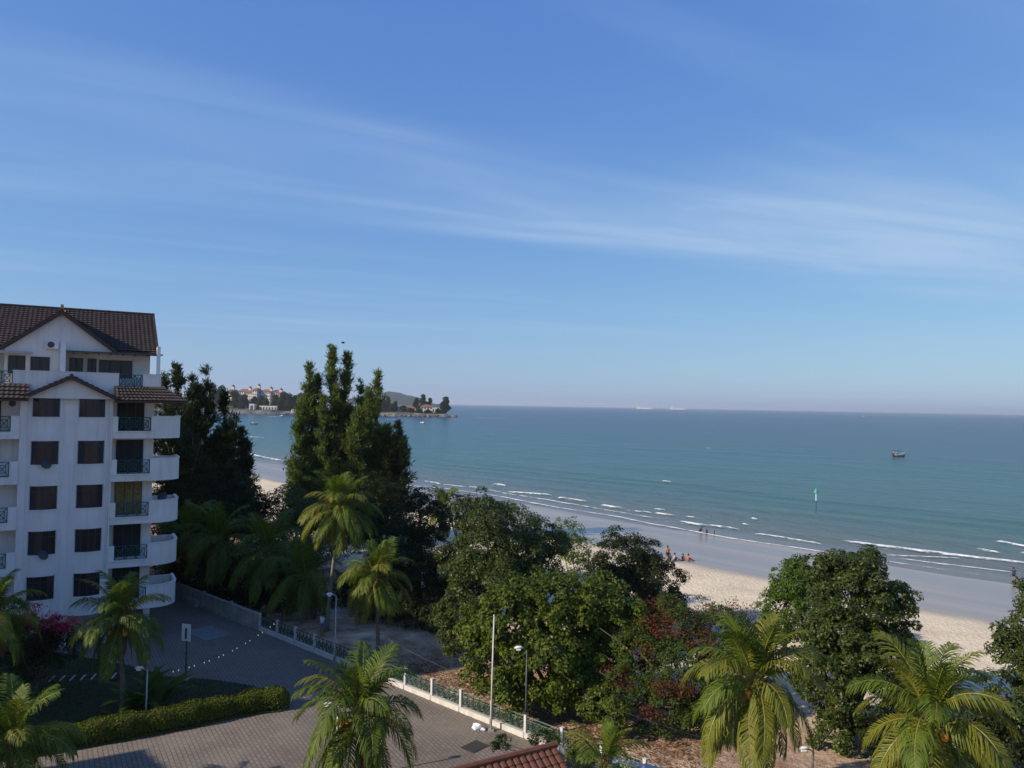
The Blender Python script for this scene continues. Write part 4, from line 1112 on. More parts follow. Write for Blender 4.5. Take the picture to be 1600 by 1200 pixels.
cz += casuarina('large dark casuarina rising behind the curved balconies', (b.x, b.y), [(275, 571, 88, 5.5, 3), (322, 578, 89, 5.5, 3), (300, 590, 86, 5.5, 2), (352, 616, 88, 5.0, 2), (368, 650, 87, 4.2, 2), (256, 585, 90, 5, 3)], 5, 'needle_shade', 0.85)
cz += casuarina('thin casuarina between the balconies and the open water', (at(385, 800, 90).x, 90), [(376, 668, 90, 2.6, 3), (388, 690, 89, 2.0, 3)], 6, 'needle_shade')

# ------------------------------------------------------------------ broadleaf trees
PB = pxblob
b = at(775, 1000, 52)
broadleaf('almond_tree', 'tall dark broadleaf tree with a domed top at the centre', (b.x, b.y), [PB(770, 850, 72, 53), PB(735, 900, 48, 52), PB(825, 880, 60, 53), PB(760, 815, 42, 54), PB(720, 960, 40, 51), PB(790, 930, 70, 51), PB(850, 850, 40, 55), PB(712, 1000, 28, 50)], .19, 1.7, 'leaf_glossy', 2, .28)
b = at(860, 1050, 45.5)
broadleaf('almond_tree', 'light green sea almond tree spreading over the green fence', (b.x, b.y), [PB(800, 970, 62, 45), PB(880, 950, 62, 46), PB(950, 960, 58, 47), PB(780, 1035, 56, 44), PB(860, 1030, 66, 44), PB(930, 1035, 58, 45), PB(800, 1078, 34, 43), PB(745, 985, 34, 45.5), PB(980, 1000, 44, 46), PB(875, 1080, 34, 43.5)], .25, 2.2, 'leaf_almond', 3, .26, aspect=.52)
b = at(980, 980, 60)
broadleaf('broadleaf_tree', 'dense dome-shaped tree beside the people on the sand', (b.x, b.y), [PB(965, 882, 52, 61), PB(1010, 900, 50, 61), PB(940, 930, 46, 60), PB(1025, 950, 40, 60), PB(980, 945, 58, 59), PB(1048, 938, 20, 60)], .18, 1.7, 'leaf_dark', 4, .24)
b = at(905, 960, 66)
broadleaf('young_tree', 'slender light green young tree between the two dark crowns', (b.x, b.y), [PB(888, 832, 26, 67), PB(902, 862, 28, 66), PB(908, 893, 22, 66), PB(880, 860, 24, 67)], .18, .75, 'leaf_bright', 5, .09)
b = at(1080, 1120, 43)
fl = [PB(x+jx*r_, y+jy*r_, r_*.62, d_) for x, y, r_, d_ in ((1040, 950, 17, 47), (1060, 965, 14, 46), (1005, 985, 13, 45), (1130, 950, 15, 48), (1085, 990, 15, 44), (1045, 990, 12, 44), (1012, 1015, 8, 43), (965, 1050, 10, 43), (975, 1075, 10, 42), (1060, 1080, 15, 41), (1040, 1075, 10, 41), (1095, 1010, 11, 43), (1160, 960, 14, 48), (1185, 985, 12, 47), (1030, 970, 12, 45), (1015, 1112, 8, 40.5), (1110, 970, 14, 46), (1020, 945, 10, 47)) for jx, jy in ((-.9, .2), (.7, -.3), (.1, .5), (1.5, .3), (-1.6, -.1))]
broadleaf('flame_tree', 'spreading flame tree speckled with dull red flower clusters', (b.x, b.y), [PB(1050, 985, 46, 46), PB(1110, 985, 48, 47), PB(1000, 1020, 48, 44), PB(1070, 1040, 62, 43.5), PB(1130, 1050, 50, 44), PB(975, 1080, 40, 42.5), PB(1040, 1105, 48, 41.5), PB(1100, 1115, 44, 41.5), PB(1165, 1000, 38, 47), PB(950, 1100, 30, 42), PB(1045, 950, 24, 47)], .15, 1.0, 'leaf_flame', 6, .22, flowers=('petal_red', fl, .11, .16), sub=.26)
b = at(950, 1120, 40.5)
broadleaf('bush', 'leafy light green bush at the foot of the flame tree', (b.x, b.y), [PB(945, 1095, 26, 41), PB(960, 1118, 24, 40.5), PB(925, 1108, 18, 41)], .17, 1.5, 'leaf_almond', 7, .07, cat='bush')
b = at(1225, 1000, 56)
broadleaf('broadleaf_tree', 'bright green tree standing behind the big glossy tree', (b.x, b.y), [PB(1235, 912, 36, 57), PB(1222, 952, 34, 56), PB(1245, 890, 20, 57), PB(1262, 930, 38, 57), PB(1215, 985, 28, 55)], .19, 1.6, 'leaf_bright', 8, .18)
b = at(1330, 1090, 44)
broadleaf('broadleaf_tree', 'big glossy dark green tree between the two front right palms', (b.x, b.y), [PB(1330, 920, 62, 45), PB(1290, 900, 36, 45), PB(1345, 885, 32, 46), PB(1290, 975, 52, 44), PB(1375, 970, 54, 44.5), PB(1400, 935, 30, 45), PB(1330, 1010, 66, 43), PB(1280, 1050, 46, 42), PB(1370, 1050, 56, 43), PB(1310, 1100, 46, 41.5), PB(1395, 1000, 34, 44), PB(1300, 1140, 34, 40.5)], .22, 2.2, 'leaf_glossy', 9, .30)
b = at(1600, 1120, 42)
broadleaf('broadleaf_tree', 'leafy tree cut off by the right edge of the picture', (b.x, b.y), [PB(1605, 985, 40, 44), PB(1590, 1015, 36, 43), PB(1620, 940, 36, 45), PB(1590, 1090, 48, 41), PB(1560, 1110, 30, 40), PB(1600, 1150, 52, 39), PB(1640, 1050, 60, 42)], .21, 1.8, 'leaf_glossy', 10, .22)
b = at(1500, 1160, 37)
broadleaf('bush', 'dark leafy bush under the bottom right palm', (b.x, b.y), [PB(1530, 1130, 34, 38), PB(1560, 1170, 44, 37), PB(1500, 1160, 34, 38), PB(1410, 1110, 34, 40), PB(1380, 1150, 40, 39)], .2, 1.6, 'leaf_dark', 11, .1, cat='bush')
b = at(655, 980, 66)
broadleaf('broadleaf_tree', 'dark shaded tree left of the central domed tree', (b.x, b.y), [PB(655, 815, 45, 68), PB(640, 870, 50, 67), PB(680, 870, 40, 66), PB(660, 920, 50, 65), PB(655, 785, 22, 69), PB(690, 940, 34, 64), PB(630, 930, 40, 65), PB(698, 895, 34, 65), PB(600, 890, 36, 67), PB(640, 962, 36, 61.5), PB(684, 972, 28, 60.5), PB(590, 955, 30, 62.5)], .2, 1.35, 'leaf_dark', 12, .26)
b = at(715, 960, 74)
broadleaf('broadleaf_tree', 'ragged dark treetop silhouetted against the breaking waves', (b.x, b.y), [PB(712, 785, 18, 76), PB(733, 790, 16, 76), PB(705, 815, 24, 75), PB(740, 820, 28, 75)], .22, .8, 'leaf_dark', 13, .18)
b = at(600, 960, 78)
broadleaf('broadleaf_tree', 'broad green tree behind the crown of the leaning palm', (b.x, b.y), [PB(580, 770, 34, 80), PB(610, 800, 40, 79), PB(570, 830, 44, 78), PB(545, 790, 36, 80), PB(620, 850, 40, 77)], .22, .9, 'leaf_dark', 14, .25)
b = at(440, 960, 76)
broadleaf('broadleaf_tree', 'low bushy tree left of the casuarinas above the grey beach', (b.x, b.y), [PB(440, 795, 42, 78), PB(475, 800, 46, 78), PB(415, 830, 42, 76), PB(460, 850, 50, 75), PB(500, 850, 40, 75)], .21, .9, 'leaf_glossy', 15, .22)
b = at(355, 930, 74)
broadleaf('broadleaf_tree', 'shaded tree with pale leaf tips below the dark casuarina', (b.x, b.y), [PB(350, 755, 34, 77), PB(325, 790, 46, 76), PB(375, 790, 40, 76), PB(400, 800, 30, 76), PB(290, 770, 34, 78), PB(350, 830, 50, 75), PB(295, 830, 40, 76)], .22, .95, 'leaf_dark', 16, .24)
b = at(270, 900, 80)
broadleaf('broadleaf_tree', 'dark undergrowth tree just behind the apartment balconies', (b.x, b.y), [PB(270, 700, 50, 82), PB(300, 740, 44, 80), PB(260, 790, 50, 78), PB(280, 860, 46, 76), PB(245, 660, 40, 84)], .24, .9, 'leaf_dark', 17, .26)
for k_, (px, py, D, rp, lb) in enumerate(((300, 900, 69, 44, 'added dark bush behind the boundary wall nearest the balconies'), (370, 915, 67, 46, 'added dark bush behind the middle of the boundary wall'), (440, 925, 65, 44, 'added dark bush behind the corner of the fence'), (560, 930, 66, 40, 'added dark bush right of the leaning palm trunk'), (620, 950, 64, 34, 'added dark bush under the shaded trees'))):
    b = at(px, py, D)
    broadleaf('bush', lb, (b.x, b.y+1.2), [PB(px, py, rp, D+1.2), PB(px-rp*.8, py+14, rp*.75, D+1), PB(px+rp*.8, py+8, rp*.8, D+1.5), PB(px+4, py-rp*.6, rp*.7, D+2)], .22, .9, 'leaf_dark', 60+k_, .1, cat='bush')  # bushes added to fill and darken the ground behind the wall
b = at(60, 1040, 44)
fl = [PB(x, y, r_, 44.5) for x, y, r_ in ((54, 957, 8), (68, 973, 9), (105, 976, 8), (96, 983, 6), (50, 975, 6), (84, 968, 4), (38, 968, 4))]
broadleaf('bougainvillea_bush', 'tall dark bougainvillea with pink blossom below the apartment windows', (b.x, b.y), [PB(60, 1000, 36, 45), PB(30, 1010, 40, 45), PB(90, 1010, 32, 45), PB(75, 985, 22, 45), PB(20, 965, 30, 46), PB(50, 1040, 44, 43.5), PB(100, 990, 18, 45)], .13, .8, 'leaf_dark', 18, .12, flowers=('petal_pink', fl, .11, .8), cat='bush')
b = at(870, 1160, 36)
broadleaf('bush', 'small bright green bush at the end of the fence', (b.x, b.y), [PB(850, 1152, 12, 38), PB(866, 1156, 11, 37.5), PB(784, 1160, 12, 37), PB(775, 1165, 8, 36.5), PB(835, 1155, 9, 38)], .09, .9, 'leaf_bright', 19, .04, cat='bush')
b = at(915, 1180, 33)
broadleaf('bush', 'yellowish shrub beside the porch roof', (b.x, b.y), [PB(902, 1176, 14, 33), PB(922, 1180, 12, 33), PB(893, 1182, 9, 32.5)], .12, .7, 'hedge_leaf', 20, .04, cat='bush')

# hedge, broad-leaved plants
hp = [gnd(436, 1106), gnd(400, 1110), gnd(340, 1122), gnd(270, 1137), gnd(190, 1152), gnd(100, 1168), gnd(0, 1184), gnd(-100, 1196)]
hp = [p+Vector((0, .02, 0)) for p in hp]
rng = np.random.default_rng(31)
e = empty('hedge', hp[2], 0, 'long clipped green hedge with a rounded end bordering the paving', 'hedge')
seg = [(hp[i+1]-hp[i]).length for i in range(len(hp)-1)]; cum = np.concatenate([[0], np.cumsum(seg)])
def hpt(s):
    i = np.clip(np.searchsorted(cum, s, side='right')-1, 0, len(seg)-1); H = np.array([tuple(p) for p in hp])
    f = (s-cum[i])/np.array(seg)[i]; return H[i]+(H[i+1]-H[i])*f[:, None], unit(H[i+1]-H[i])
nH = 38000
s = rng.uniform(-.55, cum[-1], nH); over = np.clip(-s/.6, 0, 1); p, t = hpt(np.clip(s, 0, None))
p = p+t*np.minimum(s, 0)[:, None]; sd = np.stack([-t[:, 1], t[:, 0], t[:, 2]*0], 1)
th = rng.uniform(-.25, math.pi+.25, nH); sh = np.sqrt(np.clip(1-over**2, .02, 1))
prof = lambda a: (np.sign(np.cos(a))*np.abs(np.cos(a))**.6, np.sign(np.sin(a))*np.abs(np.sin(a))**.55)
cx, cz_ = prof(th); wob = 1+.06*np.sin(s*1.7)+.05*np.sin(s*4.1+1)
off = rng.uniform(.86, 1.06, nH)
P = p+sd*(cx*.62*sh*off*wob)[:, None]; P[:, 2] = .12+np.clip(cz_, -.05, 1)*.98*off*(.45+.55*sh)*wob
N = unit(sd*cx[:, None]+np.array([0, 0, 1])*np.clip(cz_, 0, 1)[:, None]+rng.normal(size=P.shape)*.5); T = unit(rng.normal(size=P.shape)+[0, 0, .4])
V, Q = leaf_quads(P-np.array(hp[2]), N, T, rng.uniform(.07, .14, nH), rng.uniform(.04, .07, nH))
link('foliage', np_mesh('foliage', V, Q, 'hedge_leaf'), e)
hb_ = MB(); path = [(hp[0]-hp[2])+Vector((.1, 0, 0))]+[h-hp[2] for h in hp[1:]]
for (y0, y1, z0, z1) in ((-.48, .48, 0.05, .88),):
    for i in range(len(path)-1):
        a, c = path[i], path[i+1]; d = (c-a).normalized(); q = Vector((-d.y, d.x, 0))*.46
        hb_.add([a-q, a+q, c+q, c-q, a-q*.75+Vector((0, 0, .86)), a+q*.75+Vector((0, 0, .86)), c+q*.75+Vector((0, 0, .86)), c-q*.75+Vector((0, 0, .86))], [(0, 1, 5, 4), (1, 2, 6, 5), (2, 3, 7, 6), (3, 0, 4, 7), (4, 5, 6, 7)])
hb_.build('branches', 'inner_dark', e)  # solid core, not twigs; its dark colour stands for the shaded inside
def bigleaf_plant(px, py, n_, L, W, seed, label, mt='leaf_bright', D=None, spread=.9):
    p = gnd(px, py) if D is None else at(px, py, D)
    e = empty('broadleaf_plant', (p.x, p.y, 0), 0, label, 'plant', 'broad-leaved plants behind the hedge'); rg = random.Random(seed)
    for i in range(n_):
        az = rg.uniform(0, 6.28); el = R(rg.uniform(40, 82)); ll = L*rg.uniform(.7, 1.1); mb = MB(); K = 7
        for k in range(K+1):
            q = k/K; a_ = el-R(62)*q*q*spread; x = ll*q*math.cos(el-R(25)*q); z = ll*(math.sin(el)*q-.42*q*q*spread)
            w = W*(math.sin(math.pi*min(1, .06+q*.93))**.7)*(.15 if q < .18 else 1)
            mb.v += [(x, -w, z+.25*w), (x, 0, z), (x, w, z+.25*w)]
        for k in range(K):
            for j in range(2): mb.f.append((3*k+j, 3*k+j+1, 3*k+4+j, 3*k+3+j)); mb.m.append(0)
        o = mb.build('leaf', mt, e, (math.cos(az)*.12, math.sin(az)*.12, .05), (0, 0, az), True)
bigleaf_plant(215, 1108, 18, 3.0, .24, 1, 'clump of long upright leaves around the short lamp post')
bigleaf_plant(252, 1105, 16, 2.7, .22, 2, 'clump of long leaves at the right of the short lamp post')
bigleaf_plant(262, 1122, 14, 1.1, .12, 3, 'low leafy clump hugging the hedge beside the lamp post')
bigleaf_plant(190, 1128, 12, 1.3, .12, 4, 'low spiky clump left of the short lamp post', 'leaf_glossy')
bigleaf_plant(25, 1090, 9, 3.0, .32, 5, 'tall shaded banana-like plant at the left edge', 'leaf_dark')
p = gnd(130, 1085)
e = empty('garden_pergola', (p.x, p.y, 0), R(12), 'low dark garden ladder frame in the shaded lawn', 'frame')
b = MB(); b.box(-1.9, 1.9, -.36, -.28, .9, .98); b.build('rail', 'rust', e); b = MB(); b.box(-1.9, 1.9, .28, .36, .9, .98); b.build('rail', 'rust', e)
for k in range(7): b = MB(); b.box(-1.75+.56*k, -1.69+.56*k, -.45, .45, .982, 1.03); b.build('slat', 'post_white', e)
for x in (-1.8, 1.8):
    for y in (-.32, .32): b = MB(); b.box(x-.04, x+.04, y-.035, y+.035, 0, .9); b.build('leg', 'rust', e)

# ------------------------------------------------------------------ people
def skinmesh(name, verts, edges, rad, mt, parent, root=0, sub=2):
    me = bpy.data.meshes.new(name); me.from_pydata(verts, edges, []); me.materials.append(MATS[mt])
    o = link(name, me, parent); md = o.modifiers.new('skin', 'SKIN'); md.use_smooth_shade = True
    for i, r_ in enumerate(rad):
        sv = me.skin_vertices[0].data[i]; sv.radius = r_ if hasattr(r_, '__len__') else (r_, r_)
        sv.use_root = (i == root)
    sb = o.modifiers.new('sub', 'SUBSURF'); sb.levels = sub; sb.render_levels = sub
    return o
def person(px, py, h, rz, pose, top, bottom, label, group=None, z=None, sink=0.0):
    p = gnd(px, py) if z is None else gp(px, py, z)
    e = empty('person', (p.x, p.y, p.z-sink), R(rz), label, 'person', group)
    k = h/1.7
    def V(*a): return tuple(x*k for x in a)
    # front of the body is -y
    if pose == 'stand' or pose == 'wade':
        pel = (0, 0, .92); hips = [(.09, 0, .88), (-.09, 0, .88)]; knees = [(.10, -.03, .48), (-.10, .02, .48)]; ank = [(.10, 0, .08), (-.11, .05, .08)]; toes = [(.12, -.15, .03), (-.13, -.10, .03)]
        ch = (0, 0, 1.25); nk = (0, .0, 1.46); hd = (0, -.02, 1.60); sh = [(.18, 0, 1.38), (-.18, 0, 1.38)]; el = [(.24, .03, 1.12), (-.25, 0, 1.12)]; wr = [(.24, -.06, .88), (-.26, -.05, .88)]; fin = [(.23, -.09, .78), (-.25, -.09, .78)]
    elif pose == 'sit':
        pel = (0, .05, .12); hips = [(.10, 0, .12), (-.10, 0, .12)]; knees = [(.14, -.36, .38), (-.14, -.40, .30)]; ank = [(.13, -.62, .07), (-.14, -.72, .07)]; toes = [(.14, -.78, .05), (-.15, -.88, .05)]
        ch = (0, .06, .46); nk = (0, .02, .68); hd = (0, -.02, .82); sh = [(.18, .03, .60), (-.18, .03, .60)]; el = [(.26, -.12, .42), (-.26, .16, .36)]; wr = [(.20, -.32, .36), (-.28, .26, .10)]; fin = [(.16, -.40, .36), (-.30, .28, .03)]
    else:                                              # crouch
        pel = (0, .12, .30); hips = [(.10, .08, .30), (-.10, .08, .30)]; knees = [(.15, -.28, .48), (-.15, -.28, .46)]; ank = [(.12, -.05, .08), (-.12, -.05, .08)]; toes = [(.13, -.22, .03), (-.13, -.22, .03)]
        ch = (0, -.08, .58); nk = (0, -.20, .76); hd = (0, -.28, .88); sh = [(.18, -.14, .70), (-.18, -.14, .70)]; el = [(.24, -.32, .48), (-.24, -.30, .50)]; wr = [(.14, -.46, .28), (-.12, -.46, .26)]; fin = [(.10, -.52, .20), (-.08, -.52, .18)]
    hdv = Vector(hd); nkv = Vector(nk); topv = hdv+(hdv-nkv).normalized()*.09
    vs = [pel, ch, nk, hd, tuple(topv)]+[q for i in (0, 1) for q in (hips[i], knees[i], ank[i], toes[i], sh[i], el[i], wr[i], fin[i])]
    ed = [(0, 1), (1, 2), (2, 3), (3, 4)]
    rd = [(.14, .10), (.15, .10), (.055, .055), (.095, .105), (.075, .085)]
    for i in (0, 1):
        o = 5+8*i; ed += [(0, o), (o, o+1), (o+1, o+2), (o+2, o+3), (1, o+4), (o+4, o+5), (o+5, o+6), (o+6, o+7)]
        rd += [.085, .06, .042, .035, .055, .042, .03, .025]
    sc = lambda r_: tuple(x*k for x in r_) if hasattr(r_, '__len__') else r_*k
    skinmesh('body', [V(*q) for q in vs], ed, [sc(r_) for r_ in rd], 'skin', e)
    if top:
        m_ = [tuple(Vector(sh[i]).lerp(Vector(el[i]), .7)) for i in (0, 1)]
        vv_ = [pel, ch, tuple(Vector(ch).lerp(nkv, .75)), sh[0], m_[0], sh[1], m_[1]]
        skinmesh('shirt', [V(*q) for q in vv_], [(0, 1), (1, 2), (1, 3), (3, 4), (1, 5), (5, 6)], [sc(r_) for r_ in ((.165, .125), (.172, .125), (.08, .075), .075, .062, .075, .062)], top, e)
    if bottom:
        f_ = .85
        m_ = [tuple(Vector(hips[i]).lerp(Vector(knees[i]), f_)) for i in (0, 1)]
        vv_ = [pel, hips[0], m_[0], hips[1], m_[1]]
        skinmesh('shorts', [V(*q) for q in vv_], [(0, 1), (1, 2), (0, 3), (3, 4)], [sc(r_) for r_ in ((.155, .12), .105, .085, .105, .085)], bottom, e)
    hm = MB(); hc = topv+(hdv-nkv)*.12
    hm.lathe([(.112, -.09), (.122, -.02), (.108, .05), (.07, .095), (.015, .112)], 12); o = hm.build('hair', 'hair', e, V(*(hdv+(hdv-nkv).normalized()*.055+Vector((0, .025, 0)))), (R(-14), 0, 0), True); o.scale = (k*.92, k, k)
    nm = MB(); nm.lathe([(.002, -.02), (.016, -.01), (.012, .012), (.002, .03)], 6); nm.build('nose', 'skin', e, V(hd[0], hd[1]-.10, hd[2]+.01)).scale = (k, k, k)
    return e
G = 'people on the beach'
person(1043, 876, 1.75, 200, 'stand', 'cloth_orange', 'cloth_black', 'person in orange top standing at the edge of the dry sand', G)
person(1045.5, 878, 1.65, 150, 'crouch', 'cloth_black', 'cloth_black', 'person in black crouching beside the standing person in orange', G)
person(1054, 876, 1.65, 100, 'sit', 'cloth_grey', 'cloth_brown', 'person in pale grey sitting on the sand', G)
person(1067, 876, 1.5, 60, 'sit', 'cloth_navy', 'cloth_black', 'person in dark clothes sitting on the sand next to the red shirt', G)
person(1075.5, 877, 1.6, 110, 'sit', 'cloth_red', 'cloth_red', 'person in red sitting on the sand', G)
person(1094, 832, 1.6, 90, 'crouch', 'cloth_black', 'cloth_black', 'dark figure crouching in the shallow water', G, SEA+.02)
person(1104, 834, 1.3, 20, 'wade', 'cloth_navy', 'cloth_black', 'small figure wading waist deep beside the crouching bather', G, SEA+.02, .55)
person(1116, 835, 1.3, 60, 'wade', 'cloth_brown', 'cloth_black', 'small bather farthest right in the shallow water', G, SEA+.02, .75)
person(1584, 908, 1.55, 170, 'stand', 'cloth_navy', 'cloth_black', 'person in dark clothes standing alone on the wet sand at right', G)
person(412, 975, 1.65, 30, 'stand', 'cloth_brown', 'cloth_black', 'person in brown standing behind the fence corner in shade', G)
person(503, 993, 1.65, -40, 'stand', 'cloth_white', 'cloth_blue', 'person in white shirt standing beside the leaning palm trunk', G)
p = gnd(1600, 907)
b = MB(); b.tube([(0, 0, .1), (.5, .1, .16), (1.3, .05, .12), (2.0, .25, .1)], [.05, .09, .08, .04], 7); b.tube([(.9, .08, .14), (1.2, -.2, .35), (1.35, -.25, .5)], [.05, .035, .015], 5)
tag(b.build('driftwood', 'driftwood', None, (p.x-.4, p.y, p.z)), 'dark driftwood log lying on the wet sand at the right edge', 'driftwood')

# ------------------------------------------------------------------ boats, marker, ships, bird
def boat(px, py, Lb, label, rz, canopy=True, hull='boat_red', group='small boats'):
    p = gp(px, py, SEA); e = empty('boat', p, R(rz), label, 'boat', group)
    st = [(-.5, .16, .16, .0), (-.3, .20, .14, -.05), (0, .21, .15, -.06), (.3, .15, .20, -.05), (.5, .01, .30, .05)]
    b = MB()
    for x, w, zt, zb in st:
        for y, z in ((-w, zt), (-w*.75, (zt+zb)/2), (0, zb), (w*.75, (zt+zb)/2), (w, zt)): b.v.append((x*Lb, y*Lb, z*Lb))
    for i in range(4):
        for j in range(4): b.f.append((5*i+j, 5*i+5+j, 5*i+6+j, 5*i+1+j)); b.m.append(0 if j in (1, 2) else 1)
    b.f.append((0, 1, 2, 3, 4)); b.m.append(0)
    for i in range(4): b.f.append((5*i, 5*i+4, 5*i+9, 5*i+5)); b.m.append(1)
    b.build('hull', [hull, 'metal_white'], e)
    if canopy:
        b = MB()
        for x in (-.38, .12):
            for y in (-.15, .15): b.bar((x*Lb, y*Lb, .14*Lb), (x*Lb, y*Lb, .40*Lb), .035)
        b.build('canopy_frame', 'metal_white', e)
        b = MB(); b.box(-.42*Lb, .18*Lb, -.18*Lb, .18*Lb, .40*Lb, .43*Lb); b.build('canopy', 'boat_navy', e)
        b = MB(); b.box(-.35*Lb, -.22*Lb, -.12*Lb, .12*Lb, .14*Lb, .24*Lb); b.build('seat', 'boat_red', e)
        b = MB(); b.box(-.58*Lb, -.51*Lb, -.05*Lb, .05*Lb, .02*Lb, .24*Lb); b.build('outboard_motor', 'boat_navy', e)
    else:
        b = MB(); b.box(-.25*Lb, .05*Lb, -.10*Lb, .10*Lb, .15*Lb, .30*Lb); b.build('cabin', 'metal_white', e)
    return e
boat(1405, 713, 5.6, 'moored red and white boat with a dark canopy on the open sea', 12)
boat(660, 661.5, 5.0, 'small white boat off the rocky headland', 160, False, 'boat_navy')
boat(441, 651, 7.0, 'white speedboat trailing a wake near the far sea wall', 5, False, 'boat_navy')
boat(397, 663, 6.0, 'small white boat close to the dark casuarina', 30, False, 'boat_navy')
boat(1349, 651, 8.0, 'tiny white boat far out near the horizon', 0, False, 'boat_navy')
for i, pts in enumerate(([(600, 655), (622, 656)], [(418, 651), (440, 651.5)], [(640, 644), (712, 649.5)])):
    breaker(pts, 6.0 if i < 2 else 5, .3, 90+i)
p = gp(1275, 800, SEA)
e = empty('channel_marker', p, 0, 'green topped white marker pole standing in the sea', 'marker')
b = MB(); b.tube([(0, 0, -1), (0, 0, 2.1)], .065, 8); b.build('pile', 'metal_dark', e)
b = MB(); b.tube([(0, 0, 2.1), (0, 0, 3.75)], .085, 8); b.build('pole', 'metal_white', e)
b = MB(); b.lathe([(.42, 0), (.44, .06), (.12, .70), (.05, .75)], 10, (0, 0, 3.6)); b.build('topmark', 'marker_green', e)
b = MB(); b.lathe([(.05, 0), (.05, .12), (.02, .2)], 6, (0, 0, 4.35)); b.build('lantern', 'marker_green', e)
def ship(px, D, L, label):
    p = at(px, 632, D); p.z = SEA; e = empty('ship', p, R(4), label, 'ship', 'ships on the horizon')
    b = MB(); b.prism([(-.5*L, -.06*L), (.42*L, -.06*L), (.5*L, 0), (.42*L, .06*L), (-.5*L, .06*L)], 0, .055*L); b.build('hull', 'ship_white', e)
    b = MB(); b.box(-.46*L, -.34*L, -.05*L, .05*L, .055*L, .15*L); b.box(-.43*L, -.38*L, -.02*L, .02*L, .15*L, .18*L); b.build('bridge', 'ship_white', e)
    b = MB()
    for k in range(4): b.box((-.25+.16*k)*L, (-.14+.16*k)*L, -.05*L, .05*L, .055*L, .075*L)
    b.build('hatch', 'ship_white', e)
ship(1008, 9000, 185, 'faint white ship on the horizon, left of the pair')
ship(1060, 9500, 190, 'faint white ship on the horizon, right of the pair')
p = at(536, 536, 70)
e = empty('bird', p, R(30), 'tiny dark bird flying above the tallest casuarina', 'bird')
b = MB(); b.tube([(-.16, 0, 0), (-.05, 0, .01), (.1, 0, .01), (.2, 0, .02)], [.01, .05, .05, .01], 6); b.build('body', 'hair', e)
for s_ in (-1, 1):
    b = MB(); b.add([(.08, 0, .02), (-.06, 0, .02), (-.05, .2*s_, .12), (.07, .2*s_, .12), (-.08, .42*s_, .07), (.0, .45*s_, .06)], [(0, 1, 2, 3), (3, 2, 4, 5)]); b.build('wing', 'hair', e)

# ------------------------------------------------------------------ far headland, hotel, hill
HD = 1150.0
mb = MB(); xs = np.linspace(-760, at(709, 648, HD).x, 60); rg = np.random.default_rng(8)
for i, x in enumerate(xs):
    q = i/59; tap = min(1, (1-q)*9)**.6
    y0 = HD-30+14*math.sin(i*.7)+8*math.sin(i*1.9)
    for dy, z in ((-14, SEA-1), (0, 1.2), (6, 3.0+rg.normal()*.3), (60*tap+12, 6.0*tap+1), (240*tap+20, 4*tap), (300*tap+40, SEA-1)): mb.v.append((x, y0+dy, z*(.5+.5*tap) if z > 0 else z))
for i in range(59):
    for j in range(5): mb.f.append((6*i+j, 6*i+6+j, 6*i+7+j, 6*i+1+j)); mb.m.append(1 if j < 2 else 0)
mb.f.append(tuple(6*59+j for j in range(6))); mb.m.append(1)
ho = tag(mb.build('headland', ['headland_green', 'rock'], None), kind='structure')
if ho.data.polygons[100].normal.z < 0: ho.data.flip_normals()
rk = lump('rock', 'rock', 1.6, (1.3, 1, .75), 3, None, (0, 0, 0), 8, .3); rme = rk.data; bpy.data.objects.remove(rk)
for i in range(70):
    px = 600+112*(i/69)+rg.uniform(-1, 1); D = HD-42+rg.uniform(-8, 8); p = at(px, 650, D)
    o = link('rock', rme, ho, (p.x, p.y, SEA+.5+rg.uniform(-.3, .6)), (0, 0, rg.uniform(0, 6))); o.scale = (rg.uniform(.7, 2.2),)*3
for i in range(22):
    px = 392+70*(i/21); D = HD-44; p = at(px, 650, D); o = link('rock', rme, ho, (p.x, p.y, SEA+.6), (0, 0, rg.uniform(0, 6))); o.scale = (rg.uniform(1.2, 2.6), 1.5, 1.2)
wme = MB(); wme.box(-.8, .8, -.06, .06, 0, 1.6); wme = wme.mesh('window', 'far_window')
def block(e, x0, x1, dep, z0, z1, rows, cols, roof=True, mt='far_white', hip=4.0, dy=0):
    b = MB(); b.box(x0, x1, dy, dy+dep, z0, z1); b.build('wall', mt, e)
    for r_ in range(rows):
        for c_ in range(cols):
            o = link('window', wme, e, (x0+(x1-x0)*(c_+.5)/cols, dy-.07, z0+(z1-z0)*(r_+.28)/rows)); o.scale = ((x1-x0)/cols/1.6*.5, 1, (z1-z0)/rows/1.6*.5)
    if roof:
        o_ = 1.0; b = MB(); xm = (x0+x1)/2; k = min((x1-x0)*.3, dep*.5)
        b.add([(x0-o_, dy-o_, z1), (x1+o_, dy-o_, z1), (x1+o_, dy+dep+o_, z1), (x0-o_, dy+dep+o_, z1), (x0+k, dy+dep/2, z1+hip), (x1-k, dy+dep/2, z1+hip)], [(0, 1, 5, 4), (1, 2, 5), (2, 3, 4, 5), (3, 0, 4), (3, 2, 1, 0)])
        b.build('roof', 'far_roof', e)
p = at(352, 640, HD+60); k = (HD+60)/F
e = empty('hotel', (p.x, p.y, 3), R(-6), 'large white hotel with red roofs on the far shore', 'hotel')
def hx(px): return (px-352)*k
for (a, b_, t_, rows, cols, dy) in ((356, 371, 610, 6, 4, -6), (371, 388, 609, 6, 5, 0), (387, 400, 611, 6, 4, -8), (400, 407, 607, 7, 2, -10), (408, 425, 609, 6, 7, -2), (425, 438, 610, 6, 4, 2), (438, 449, 612, 5, 4, -5)):
    zt = CAMZ+(627-t_)*k-3-4.0
    block(e, hx(a), hx(b_), 16, 0, zt, rows, cols, True, 'far_white', 4.0, dy)
